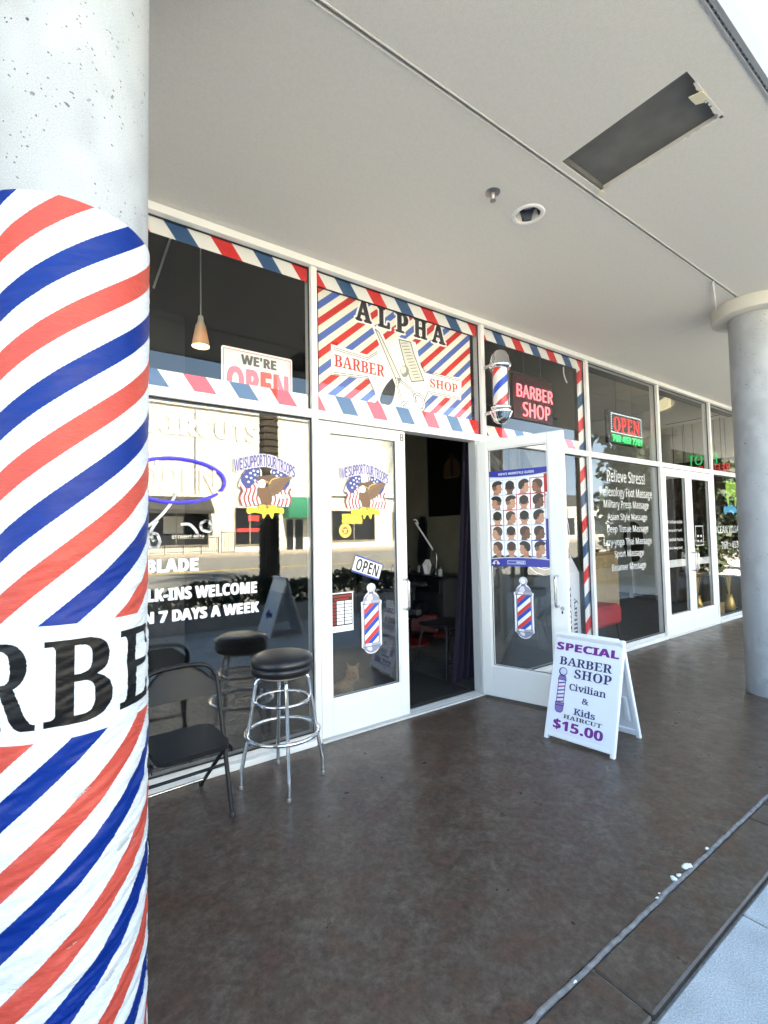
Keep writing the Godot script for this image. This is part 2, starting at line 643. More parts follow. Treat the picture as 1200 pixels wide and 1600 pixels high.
	M.purple = grained(lin(0.014, 0.008, 0.022), lin(0.024, 0.014, 0.036), 2.0, 9.0, 0.9, 0.2, 121, 0.3)
	M.red_plastic = plain(0.06, 0.003, 0.003, 0.4)
	M.mat_rubber = grained(lin(0.010, 0.010, 0.010), lin(0.02, 0.02, 0.02), 2.0, 12.0, 0.95, 0.6, 123, 0.4)
	# across the street
	M.bark = grained(lin(0.075, 0.060, 0.045), lin(0.13, 0.105, 0.08), 1.2, 6.0, 0.95, 1.0, 131, 0.4)
	M.palm_leaf = plain(0.05, 0.085, 0.028, 0.6)
	M.palm_leaf.backlight_enabled = true
	M.palm_leaf.backlight = Color(0.15, 0.25, 0.08)
	M.leaf = plain(0.020, 0.036, 0.012, 0.7)
	M.leaf.backlight_enabled = true
	M.leaf.backlight = Color(0.03, 0.05, 0.016)
	M.dark_awning = plain(0.035, 0.033, 0.030, 0.8)
	M.green_awning = plain(0.018, 0.16, 0.085, 0.75)
	M.far_glass = plain(0.02, 0.022, 0.025, 0.12)
	M.iron = plain(0.012, 0.012, 0.012, 0.5)
	M.red_sign = plain(0.75, 0.06, 0.05, 0.5)
	M.neon_red = glow(1.0, 0.05, 0.06, 0.06)
	M.neon_red_core = glow(1.0, 0.20, 0.22, 0.16)
	M.neon_blue = glow(0.05, 0.04, 1.0, 0.10)
	M.neon_green = glow(0.05, 0.9, 0.25, 0.05)
	M.faint_neon = glow(1.0, 0.62, 0.50, 0.055)  # sign letters: weak pink emission put in
	M.led_red = glow(1.0, 0.04, 0.04, 0.07)
	M.led_green = glow(0.06, 0.95, 0.22, 0.12)
	M.led_white = glow(0.75, 0.9, 0.9, 0.12)
	M.purple_ink = plain(0.16, 0.012, 0.22, 0.5)
	M.navy_ink = plain(0.014, 0.018, 0.10, 0.5)

# ---------------------------------------------------------------- prints
const RED := Color(0.80, 0.14, 0.12)
const BLUE := Color(0.05, 0.22, 0.66)
const WHITE := Color(0.95, 0.95, 0.95)

# the vinyl round the near column: 1.14 m round, 2.12 m high; slanting stripes, a white band with BARBER
func wrap_print() -> StandardMaterial3D:
	var w := 1024
	var h := 1904
	var k := w / 1.14                                     # pixels per metre
	var im := canvas(w, h, Color(0.86, 0.875, 0.89))
	var rd := Color(0.77, 0.31, 0.26)
	var bl := Color(0.0, 0.165, 0.50)
	for half in 2:
		var b0 := 2.146 if half == 0 else 0.790
		var c0 := 2.014 if half == 0 else 0.932
		var lo := 1.179 if half == 0 else -0.1
		var hi := 2.2 if half == 0 else 0.939
		for n in range(-6, 14):
			for q in [[b0, rd], [c0, bl]]:
				var b: float = q[0] - (n - 3) * 0.262
				# y = b + 0.88 s ; s runs -0.57 .. 0.57
				var pts := PackedVector2Array()
				for e in [[-0.6, b], [0.6, b], [0.6, b - 0.062], [-0.6, b - 0.062]]:
					var y: float = e[1] + 0.88 * e[0]
					pts.append(Vector2((e[0] + 0.57) * k, (2.12 - y) * k))
				var clip := Rect2((Vector2(0, (2.12 - hi) * k)), Vector2(w, (hi - lo) * k))
				var rect := PackedVector2Array([clip.position, clip.position + Vector2(w, 0), clip.end, clip.position + Vector2(0, clip.size.y)])
				for piece in Geometry2D.intersect_polygons(pts, rect):
					fillp(im, piece, q[1])
	var ft := font("serif_bold")
	var pos := {"B": [-0.428, 0.125], "A": [-0.285, 0.145], "R": [-0.185 + 0.0, 0.128], "B2": [-0.042, 0.130], "E": [0.108, 0.115], "R2": [0.238, 0.13]}
	for key in pos:
		var a: Array = pos[key]
		write(im, key.substr(0, 1), ft, Rect2((a[0] + 0.57) * k, (2.12 - 1.146) * k, a[1] * k, 0.179 * k), Color(0.04, 0.04, 0.05))
	var m := printed(im, 0.42, false, false)
	m.texture_repeat = true
	m.metallic_specular = 0.35
	# fine streaks in the ink and dust on the vinyl
	m.detail_enabled = true
	m.detail_albedo = noise_tex(0.05, 512, 5, [Color(0.84, 0.84, 0.84), Color(1, 1, 1)], FastNoiseLite.TYPE_SIMPLEX_SMOOTH, 45, [0.25, 0.75], 0.75)
	m.detail_blend_mode = BaseMaterial3D.BLEND_MODE_MUL
	m.detail_uv_layer = BaseMaterial3D.DETAIL_UV_2
	m.uv2_triplanar = true
	m.uv2_scale = Vector3(1.2, 9.0, 1.2)
	return m

# one repeat of the striped tape: blue, white, red, white; slanting
func tape_print(upright: bool) -> StandardMaterial3D:
	var w := 512
	var h := 128
	var im := canvas(w, h, Color(0.95, 0.95, 0.94))
	for n in range(-1, 2):
		for q in [[0.0, Color(0.06, 0.31, 0.52)], [0.5, Color(0.86, 0.07, 0.06)]]:
			var x: float = (n + q[0]) * w
			var sl := 0.138 * w
			fillp(im, P2([x, 0, x + 0.242 * w, 0, x + 0.242 * w + sl, h, x + sl, h]), q[1])
	if upright:
		im.rotate_90(COUNTERCLOCKWISE)
	var m := printed(im, 0.35, false, false)
	m.texture_repeat = true
	return m

func star(im: Image, c: Vector2, r: float, col: Color) -> void:
	var p := PackedVector2Array()
	for k in 10:
		var a := TAU * k / 10.0 - PI / 2
		p.append(c + Vector2(cos(a), sin(a)) * (r if k % 2 == 0 else r * 0.42))
	fillp(im, p, col)

func eagle_print() -> StandardMaterial3D:
	# 1000 x 1200: arched lettering, two flags, an eagle and a yellow bow
	var im := canvas(1000, 1200, Color(1, 1, 1, 0))
	var ol := Color(0.22, 0.22, 0.30)
	var wh := Color(0.96, 0.96, 0.96)
	var br := Color(0.42, 0.27, 0.14)
	var navy := Color(0.13, 0.20, 0.52)
	var rd := Color(0.66, 0.16, 0.16)
	# flags
	for s in 2:
		var X := func(x: float) -> float: return x if s == 0 else 1000.0 - x + 10.0
		var flag := P2([X.call(130), 430, X.call(190), 340, X.call(300), 285, X.call(420), 300, X.call(440), 420, X.call(400), 560, X.call(450), 700, X.call(480), 880, X.call(330), 950, X.call(130), 960, X.call(115), 900, X.call(90), 800, X.call(125), 690, X.call(70), 620])
		fillp(im, curve(flag, 5), wh)
		for k in 6:
			var x := 85.0 + k * 62.0
			stroke(im, curve(P2([X.call(x + 15), 620 - k * 22, X.call(x + 48 + k * 4), 700 - k * 20, X.call(x + 10 + k * 3), 820, X.call(x + 40 + k * 4), 950]), 6, false), 26, rd)
		fillp(im, curve(P2([X.call(110), 520, X.call(190), 345, X.call(310), 285, X.call(410), 310, X.call(400), 480, X.call(300), 570, X.call(220), 660]), 5), navy)
		for e in [[200, 450], [260, 385], [310, 340], [270, 470], [330, 410], [230, 540], [330, 510], [375, 350], [380, 440]]:
			star(im, Vector2(X.call(e[0]), e[1]), 30, wh)
		stroke(im, P2([X.call(90), 640, X.call(330), 930]), 10, ol)
		stroke(im, curve(flag, 5), 8, ol, true)
	# gap shown between the flags
	fillp(im, curve(P2([505, 360, 560, 330, 600, 430, 560, 560, 500, 500]), 4), Color(1, 1, 1, 0))
	# wing behind, body, wing in front
	fillp(im, curve(P2([360, 440, 500, 420, 640, 380, 650, 470, 560, 560, 420, 560]), 5), br.darkened(0.15))
	stroke(im, curve(P2([360, 440, 500, 420, 640, 380]), 5, false), 8, ol)
	var body := curve(P2([370, 640, 470, 600, 580, 640, 640, 700, 590, 800, 570, 930, 520, 960, 500, 900, 450, 940, 420, 850, 375, 760]), 5)
	fillp(im, body, br)
	stroke(im, body, 7, ol, true)
	var wing := curve(P2([530, 560, 590, 470, 700, 420, 930, 420, 860, 510, 810, 580, 770, 660, 700, 720, 600, 770, 560, 690]), 5)
	fillp(im, wing, br.lightened(0.08))
	for k in 5:
		stroke(im, curve(P2([570 + k * 14, 690 + k * 8, 660 + k * 12, 560 + k * 26, 880 - k * 36, 440 + k * 52]), 5, false), 6, br.darkened(0.35))
	stroke(im, wing, 7, ol, true)
	stroke(im, curve(P2([560, 560, 600, 480, 720, 430]), 5, false), 18, Color(0.80, 0.68, 0.42))
	fillp(im, curve(P2([365, 610, 385, 520, 440, 480, 500, 500, 500, 560, 470, 630]), 5), wh)
	fillp(im, P2([470, 500, 540, 515, 545, 545, 520, 530, 480, 540]), Color(0.85, 0.62, 0.15))
	fillp(im, ellp(460, 515, 9, 9), ol)
	stroke(im, curve(P2([365, 610, 385, 520, 440, 480, 500, 500]), 5, false), 6, ol)
	# tail and claws
	fillp(im, P2([690, 740, 880, 735, 830, 830, 660, 800]), wh)
	stroke(im, P2([690, 740, 880, 735, 830, 830, 660, 800]), 6, ol, true)
	fillp(im, ellp(480, 955, 34, 26), Color(0.85, 0.62, 0.15))
	fillp(im, ellp(550, 955, 30, 24), Color(0.85, 0.62, 0.15))
	# bow
	var ye := Color(0.96, 0.86, 0.16)
	fillp(im, curve(P2([205, 1000, 330, 985, 430, 1020, 560, 1020, 700, 985, 790, 1000, 780, 1090, 680, 1070, 560, 1090, 430, 1090, 320, 1070, 215, 1090]), 4), ye)
	fillp(im, curve(P2([380, 960, 470, 930, 520, 1000, 600, 930, 690, 960, 640, 1040, 600, 1180, 530, 1080, 460, 1180, 430, 1060]), 4), ye)
	stroke(im, curve(P2([380, 960, 470, 930, 520, 1000, 600, 930, 690, 960]), 4, false), 6, Color(0.7, 0.6, 0.1))
	stroke(im, P2([515, 1010, 480, 1130]), 6, Color(0.7, 0.6, 0.1))
	stroke(im, P2([525, 1010, 570, 1130]), 6, Color(0.7, 0.6, 0.1))
	# lettering on an arch, each letter upright with its own height
	var word := "WE SUPPORT OUR TROOPS"
	var n := word.length()
	var total := 0.0
	var wide := []
	for i in n:
		wide.append(1.7 if word[i] == "W" else 0.5 if word[i] == " " else 1.0)
		total += wide[i]
	for pass_ in 2:
		var x := 10.0
		for i in n:
			var w: float = wide[i] / total * 980.0
			var t := (x + w / 2) / 1000.0
			if word[i] != " ":
				var yy := 40.0 + 190.0 * pow(absf(t - 0.5) * 2.0, 1.6) * (1.0 if t > 0.5 else 0.75)
				var r := Rect2(x, yy, w - 3, 205)
				if pass_ == 0:
					im.fill_rect(Rect2i(int(r.position.x) - 8, int(r.position.y) - 14, int(r.size.x) + 17, 234), Color(0.80, 0.78, 0.86))
				else:
					write(im, word[i], font("sans_bold"), r, Color(0.27, 0.25, 0.52))
			x += w
	return printed(im, 0.4, true)

func pole_print() -> StandardMaterial3D:
	# 400 x 1200: a chrome barber pole with a white cut line
	var im := canvas(400, 1200, Color(1, 1, 1, 0))
	var wh := Color(0.96, 0.96, 0.97)
	var outer := curve(P2([200, 4, 262, 30, 286, 90, 262, 150, 300, 185, 340, 240, 362, 300, 396, 310, 396, 370, 390, 420, 392, 1000, 396, 1060, 350, 1100, 290, 1170, 200, 1196, 110, 1170, 50, 1100, 4, 1060, 8, 1000, 10, 420, 4, 370, 4, 310, 38, 300, 60, 240, 100, 185, 138, 150, 114, 90, 138, 30]), 3)
	fillp(im, outer, wh)
	fillp(im, ellp(200, 92, 68, 72), Color(0.62, 0.63, 0.68))
	fillp(im, ellp(195, 88, 54, 58), Color(0.93, 0.93, 0.95))
	fillp(im, P2([165, 150, 235, 150, 250, 185, 150, 185]), Color(0.45, 0.45, 0.5))
	fillp(im, curve(P2([60, 300, 90, 225, 140, 190, 200, 180, 260, 190, 310, 225, 340, 300]), 4), Color(0.58, 0.58, 0.66))
	fillp(im, curve(P2([120, 290, 130, 225, 165, 195, 200, 190, 220, 230, 215, 290]), 4), Color(0.86, 0.86, 0.90))
	for y in [300, 1015]:
		im.fill_rect(Rect2i(32, y, 336, 60), Color(0.66, 0.66, 0.72))
		im.fill_rect(Rect2i(90, y, 100, 60), Color(0.93, 0.93, 0.95))
		im.fill_rect(Rect2i(32, y + 46, 336, 14), Color(0.40, 0.40, 0.46))
	var win := P2([70, 360, 330, 360, 330, 1015, 70, 1015])
	fillp(im, win, Color(0.97, 0.97, 0.98))
	for k in range(-3, 8):
		for q in [[0.0, Color(0.86, 0.22, 0.20)], [88.0, Color(0.12, 0.30, 0.72)]]:
			var y: float = 240 + k * 262.0 + q[0]
			for piece in Geometry2D.intersect_polygons(P2([70, y + 200, 330, y - 30, 330, y + 56, 70, y + 286]), win):
				fillp(im, piece, q[1])
	im.fill_rect(Rect2i(48, 360, 22, 655), Color(0.50, 0.50, 0.56))
	im.fill_rect(Rect2i(330, 360, 22, 655), Color(0.50, 0.50, 0.56))
	fillp(im, curve(P2([55, 1075, 345, 1075, 310, 1130, 260, 1165, 200, 1178, 140, 1165, 90, 1130]), 4), Color(0.56, 0.56, 0.64))
	fillp(im, curve(P2([110, 1080, 190, 1080, 200, 1130, 160, 1140, 120, 1110]), 4), Color(0.88, 0.88, 0.92))
	stroke(im, outer, 7, Color(0.30, 0.30, 0.36), true)
	return printed(im, 0.35, true)

func head_print(im: Image, o: Vector2, k: float, face: int, skin: Color, hair: Color, style: int) -> void:
	# a man's head from the side or the back, as on a barber's style chart; cell of 100 x 110
	var X := func(x: float) -> float: return o.x + (x if face > 0 else 100.0 - x) * k
	var Y := func(y: float) -> float: return o.y + y * k
	var poly := func(a: Array) -> PackedVector2Array:
		var p := PackedVector2Array()
		for i in range(0, a.size(), 2):
			p.append(Vector2(X.call(a[i]), Y.call(a[i + 1])))
		return curve(p, 4)
	var shirt := Color(0.12, 0.12, 0.14) if style % 3 != 1 else Color(0.75, 0.75, 0.78)
	fillp(im, poly.call([8, 112, 14, 96, 34, 88, 60, 88, 80, 97, 88, 112]), shirt)
	if style == 3:
		# from behind
		fillp(im, poly.call([36, 100, 36, 70, 62, 70, 64, 100]), skin)
		fillp(im, poly.call([24, 52, 26, 26, 50, 12, 74, 26, 76, 52, 68, 74, 50, 80, 32, 74]), skin)
		fillp(im, poly.call([24, 46, 26, 24, 50, 10, 74, 24, 76, 46, 66, 60, 50, 64, 34, 60]), hair)
		fillp(im, ellp(X.call(24), Y.call(54), 4 * k, 8 * k), skin.darkened(0.15))
		fillp(im, ellp(X.call(76), Y.call(54), 4 * k, 8 * k), skin.darkened(0.15))
		return
	fillp(im, poly.call([34, 102, 32, 70, 58, 72, 60, 100]), skin.darkened(0.1))
	fillp(im, poly.call([24, 46, 30, 24, 52, 14, 74, 22, 80, 38, 80, 48, 86, 60, 80, 64, 80, 74, 72, 84, 56, 82, 40, 76, 28, 64]), skin)
	if style == 0:
		fillp(im, poly.call([20, 52, 22, 26, 42, 10, 66, 8, 82, 20, 80, 30, 66, 30, 56, 36, 54, 52, 46, 58, 36, 66, 26, 64]), hair)
	elif style == 1:
		fillp(im, poly.call([20, 40, 28, 18, 50, 8, 74, 10, 86, 22, 76, 32, 60, 30, 52, 34, 44, 42, 30, 44]), hair)
		fillp(im, poly.call([23, 44, 44, 40, 50, 52, 40, 62, 28, 62]), hair.lerp(skin, 0.5))
	else:
		fillp(im, poly.call([21, 48, 26, 22, 50, 10, 72, 18, 80, 32, 64, 30, 54, 40, 48, 56, 32, 66]), hair.lerp(skin, 0.35))
	fillp(im, ellp(X.call(49), Y.call(56), 5 * k, 8 * k, 0.2), skin.darkened(0.18))
	fillp(im, ellp(X.call(75), Y.call(46), 2.4 * k, 1.5 * k), Color(0.1, 0.07, 0.05))

func chart_print() -> StandardMaterial3D:
	var w := 1040
	var h := 1580
	var im := canvas(w, h, Color(0.90, 0.91, 0.93))
	var bl := Color(0.07, 0.14, 0.60)
	var rd := Color(0.74, 0.08, 0.10)
	im.fill_rect(Rect2i(0, 0, 54, 420), bl)
	im.fill_rect(Rect2i(0, 900, 54, 560), rd)
	im.fill_rect(Rect2i(w - 74, 0, 74, 400), rd)
	im.fill_rect(Rect2i(w - 74, 820, 74, 760), bl)
	rng.seed = 77
	var skins := [Color(0.80, 0.60, 0.48), Color(0.74, 0.54, 0.42), Color(0.55, 0.36, 0.25), Color(0.45, 0.28, 0.19)]
	var hairs := [Color(0.08, 0.06, 0.05), Color(0.13, 0.09, 0.07), Color(0.20, 0.14, 0.11)]
	for r in 5:
		for c in 4:
			var x := 62 + c * 230
			var y := 170 + r * 250
			var edge := Color(0.80, 0.83, 0.90)
			if (c == 3 and r < 2) or (c == 2 and r == 1) or (c == 1 and r == 2) or (c == 0 and r == 3):
				edge = rd
			elif c == 3 and r == 4:
				edge = bl
			im.fill_rect(Rect2i(x - 12, y - 14, 238, 262), edge)
			im.fill_rect(Rect2i(x, y, 214, 234), Color(0.97, 0.97, 0.98))
			var face := -1 if c < 1 or (c == 2 and r > 2) else 1
			if rng.randf() < 0.4:
				face = -face
			head_print(im, Vector2(x - 26, y - 22), 2.78, face, skins[2 + rng.randi() % 2] if (c == 3 and r < 2) or rng.randf() < 0.25 else skins[rng.randi() % 2], hairs[rng.randi() % 3], rng.randi() % 4)
	# curved blue heads and feet
	fillp(im, P2([0, 0, w, 0, w, 105] + [w * 0.75, 128, w * 0.5, 136, w * 0.25, 128] + [0, 105]), Color(0.80, 0.81, 0.84))
	fillp(im, P2([0, 0, w, 0, w, 88, w * 0.75, 110, w * 0.5, 118, w * 0.25, 110, 0, 88]), bl)
	fillp(im, P2([0, h, w, h, w, 1455, w * 0.75, 1432, w * 0.5, 1424, w * 0.25, 1432, 0, 1455]), Color(0.80, 0.81, 0.84))
	fillp(im, P2([0, h, w, h, w, 1472, w * 0.75, 1448, w * 0.5, 1440, w * 0.25, 1448, 0, 1472]), bl)
	write(im, "MEN'S HAIRSTYLE GUIDE", font("sans_bold"), Rect2(215, 40, 600, 40), Color(0.95, 0.95, 0.97))
	im.fill_rect(Rect2i(330, 1485, 300, 58), Color(0.85, 0.86, 0.9))
	im.fill_rect(Rect2i(338, 1493, 284, 42), Color(0.16, 0.28, 0.66))
	write(im, "WALK", font("sans_bold"), Rect2(480, 1498, 130, 32), Color(0.95, 0.95, 0.97))
	fillp(im, P2([60, 1545, 90, 1500, 130, 1478, 170, 1500, 200, 1545, 160, 1555, 130, 1530, 100, 1555]), Color(0.85, 0.84, 0.86))
	fillp(im, ellp(130, 1520, 22, 26), Color(0.65, 0.25, 0.2))
	return printed(im, 0.3)

func banner_print() -> StandardMaterial3D:
	# 1.50 x 0.76 m, at one pixel to the millimetre: x from 1.57, y from 3.095 down
	var w := 1500
	var h := 766
	var im := canvas(w, h, Color(0.98, 0.965, 0.90))
	var rd := Color(0.82, 0.10, 0.07)
	var bl := Color(0.30, 0.42, 0.76)
	for k in range(-6, 16):
		for q in [[0.0, bl], [117.0, rd]]:
			var y: float = -900 + k * 234.0 + q[0]
			fillp(im, P2([0, y + 1000, w, y - 0.86 * w + 1000, w, y + 58 - 0.86 * w + 1000, 0, y + 58 + 1000]), q[1])
	var wh := Color(1.0, 1.0, 0.99)
	var ink := Color(0.06, 0.06, 0.06)
	var X := func(x: float) -> float: return (x - 1.57) * 1000.0
	var Y := func(y: float) -> float: return (3.095 - y) * 1000.0
	# ribbon
	var rib := P2([X.call(1.67), Y.call(2.715), X.call(1.99), Y.call(2.700), X.call(2.08), Y.call(2.76), X.call(2.17), Y.call(2.84), X.call(2.27), Y.call(2.905), X.call(2.45), Y.call(2.90), X.call(2.50), Y.call(2.72), X.call(2.53), Y.call(2.665), X.call(2.96), Y.call(2.700), X.call(2.945), Y.call(2.50), X.call(2.58), Y.call(2.495), X.call(2.53), Y.call(2.40), X.call(2.47), Y.call(2.34), X.call(2.10), Y.call(2.34), X.call(2.03), Y.call(2.44), X.call(1.99), Y.call(2.515), X.call(1.67), Y.call(2.495)])
	fillp(im, rib, wh)
	for e in [[1.69, 2.695, 1.98, 2.678, 2.07, 2.745], [1.69, 2.515, 1.98, 2.535, 2.045, 2.43], [2.50, 2.75, 2.54, 2.685, 2.94, 2.68], [2.52, 2.42, 2.57, 2.52, 2.93, 2.52]]:
		for d in [0.0, 0.014]:
			stroke(im, P2([X.call(e[0]), Y.call(e[1] - d), X.call(e[2]), Y.call(e[3] - d), X.call(e[4]), Y.call(e[5] - d)]), 4, ink)
	write(im, "BARBER", font("serif_bold"), Rect2(X.call(1.695), Y.call(2.648), 440, 88), rd)
	write(im, "SHOP", font("serif_bold"), Rect2(X.call(2.595), Y.call(2.632), 312, 74), rd)
	# comb with handle
	var comb := P2([X.call(2.28), Y.call(2.885), X.call(2.40), Y.call(2.89), X.call(2.43), Y.call(2.80), X.call(2.53), Y.call(2.60), X.call(2.40), Y.call(2.57), X.call(2.33), Y.call(2.72)])
	fillp(im, comb, Color(0.88, 0.88, 0.84))
	stroke(im, comb, 7, ink, true)
	for k in 12:
		var t := k / 12.0
		stroke(im, P2([X.call(lerpf(2.30, 2.44, t)), Y.call(lerpf(2.86, 2.58, t)), X.call(lerpf(2.365, 2.50, t)), Y.call(lerpf(2.875, 2.60, t))]), 4, Color(0.25, 0.25, 0.25))
	fillp(im, ellp(X.call(2.33), Y.call(2.64), 42, 50, 0.6), Color(0.55, 0.55, 0.52))
	fillp(im, ellp(X.call(2.32), Y.call(2.65), 26, 32, 0.6), Color(0.92, 0.92, 0.90))
	# razor
	var rz := curve(P2([X.call(2.24), Y.call(2.59), X.call(2.14), Y.call(2.50), X.call(2.08), Y.call(2.38), X.call(2.12), Y.call(2.335), X.call(2.20), Y.call(2.36), X.call(2.24), Y.call(2.47)]), 4)
	fillp(im, rz, Color(0.08, 0.08, 0.09))
	stroke(im, rz, 12, wh, true)
	# scissors
	var bladeA := P2([X.call(2.055), Y.call(2.915), X.call(2.09), Y.call(2.90), X.call(2.30), Y.call(2.56), X.call(2.26), Y.call(2.53)])
	fillp(im, P2([X.call(2.02), Y.call(2.94), X.call(2.10), Y.call(2.93), X.call(2.34), Y.call(2.55), X.call(2.24), Y.call(2.51)]), wh)
	fillp(im, bladeA, Color(0.90, 0.90, 0.88))
	stroke(im, bladeA, 6, ink, true)
	stroke(im, curve(P2([X.call(2.28), Y.call(2.56), X.call(2.40), Y.call(2.50), X.call(2.44), Y.call(2.42)]), 5, false), 20, ink)
	stroke(im, curve(P2([X.call(2.28), Y.call(2.56), X.call(2.40), Y.call(2.50), X.call(2.44), Y.call(2.42)]), 5, false), 10, wh)
	stroke(im, curve(P2([X.call(2.25), Y.call(2.58), X.call(2.28), Y.call(2.44), X.call(2.33), Y.call(2.36)]), 5, false), 20, ink)
	stroke(im, curve(P2([X.call(2.25), Y.call(2.58), X.call(2.28), Y.call(2.44), X.call(2.33), Y.call(2.36)]), 5, false), 10, wh)
	for e in [[2.475, 2.415, 48.0, 66.0, -0.5], [2.36, 2.345, 62.0, 46.0, 0.4]]:
		stroke(im, ellp(X.call(e[0]), Y.call(e[1]), e[2], e[3], e[4]), 26, ink, true)
		stroke(im, ellp(X.call(e[0]), Y.call(e[1]), e[2], e[3], e[4]), 15, wh, true)
	fillp(im, ellp(X.call(2.275), Y.call(2.565), 14, 14), Color(0.5, 0.5, 0.5))
	# name
	var xs := [[1.885, 0.135], [2.085, 0.105], [2.255, 0.118], [2.440, 0.130], [2.632, 0.140]]
	for pass_ in 2:
		for i in 5:
			var r := Rect2(X.call(xs[i][0]), Y.call(3.100) , xs[i][1] * 1000.0, 152)
			if pass_ == 0:
				for d in [[-13, -10], [13, -10], [-13, 12], [13, 12], [0, 14], [0, -14]]:
					write(im, "ALPHA"[i], font("serif_bold"), Rect2(r.position + Vector2(d[0], d[1]), r.size), wh, 7.0)
			else:
				write(im, "ALPHA"[i], font("serif_bold"), r, ink, 7.0)
	return printed(im, 0.35, false, false)

func price_print() -> StandardMaterial3D:
	var im := canvas(360, 540, Color(0.93, 0.93, 0.93))
	im.fill_rect(Rect2i(16, 16, 328, 440), Color(0.05, 0.05, 0.05))
	im.fill_rect(Rect2i(30, 36, 300, 30), Color(0.55, 0.06, 0.07))
	im.fill_rect(Rect2i(60, 80, 230, 26), Color(0.55, 0.06, 0.07))
	for k in 7:
		im.fill_rect(Rect2i(22, 124 + k * 46, 60, 34), Color(0.50, 0.05, 0.06))
		im.fill_rect(Rect2i(96, 118 + k * 47, 112, 40), Color(0.93, 0.93, 0.93))
		im.fill_rect(Rect2i(222, 118 + k * 47, 112, 40), Color(0.93, 0.93, 0.93))
	im.fill_rect(Rect2i(16, 505, 328, 4), Color(0.2, 0.2, 0.2))
	return printed(im, 0.4)

func seal_print() -> StandardMaterial3D:
	var im := canvas(320, 320, Color(1, 1, 1, 0))
	fillp(im, ellp(160, 160, 156, 156), Color(0.85, 0.66, 0.16))
	fillp(im, ellp(160, 160, 142, 142), Color(0.95, 0.86, 0.45))
	fillp(im, ellp(160, 160, 104, 104), Color(0.62, 0.40, 0.08))
	fillp(im, ellp(160, 160, 94, 94), Color(0.92, 0.80, 0.36))
	fillp(im, ellp(160, 160, 74, 74), Color(0.60, 0.14, 0.08))
	fillp(im, ellp(160, 178, 44, 42), Color(0.90, 0.74, 0.28))
	fillp(im, curve(P2([96, 120, 140, 128, 160, 108, 180, 128, 226, 116, 196, 158, 160, 146, 124, 158]), 4), Color(0.93, 0.80, 0.40))
	stroke(im, P2([118, 226, 208, 132]), 9, Color(0.95, 0.86, 0.5))
	for k in 26:
		var a := TAU * k / 26
		fillp(im, ellp(160 + cos(a) * 122, 160 + sin(a) * 122, 7, 4, a + PI / 2, 8), Color(0.55, 0.35, 0.05))
	return printed(im, 0.4, true)

# ---------------------------------------------------------------- the scene
func _ready() -> void:
	# camera
	var cam := Camera3D.new()
	cam.name = "camera"
	add_child(cam)
	cam.fov = 93.56
	cam.near = 0.05
	cam.far = 2000.0
	cam.position = Vector3(0, 1.36, 2.856)
	cam.basis = Basis(Vector3.UP, deg_to_rad(-35.684)) * Basis(Vector3.RIGHT, deg_to_rad(2.628)) * Basis(Vector3.BACK, deg_to_rad(-1.026))
	cam.current = true
	# sky and exposure
	var env := Environment.new()
	env.background_mode = Environment.BG_SKY
	var sm := ProceduralSkyMaterial.new()
	sm.sky_top_color = lin(0.088, 0.146, 0.228)
	sm.sky_horizon_color = lin(0.275, 0.335, 0.365)
	sm.sky_curve = 0.14
	sm.ground_bottom_color = lin(0.05, 0.045, 0.04)
	sm.ground_horizon_color = lin(0.18, 0.2, 0.24)
	sm.sun_angle_max = 1.0
	var sky := Sky.new()
	sky.sky_material = sm
	env.sky = sky
	env.tonemap_mode = Environment.TONE_MAPPER_LINEAR
	env.tonemap_exposure = 15.5
	env.sdfgi_enabled = true
	env.ssao_enabled = true
	env.ssil_enabled = true
	var we := WorldEnvironment.new()
	we.name = "world"
	we.environment = env
	add_child(we)
	# sun: behind the shops, so that their front and the pavement lie in shade and the houses opposite in light
	var sun := DirectionalLight3D.new()
	sun.name = "sun"
	sun.light_energy = 1.6
	sun.light_color = Color(0.99, 0.955, 0.86)
	sun.light_angular_distance = 0.5
	sun.shadow_enabled = true
	add_child(sun)
	sun.look_at_from_position(Vector3(-0.18, 1.3, -1.0) * 50.0, Vector3.ZERO, Vector3.UP)

	make_materials()
	print("materials")
	ground()
	building()
	columns()
	barber_front()
	massage_front()
	print("fronts")
	barber_room()
	massage_room()
	print("rooms")
	window_things()
	furniture()
	print("things")
	street()
	print("street")

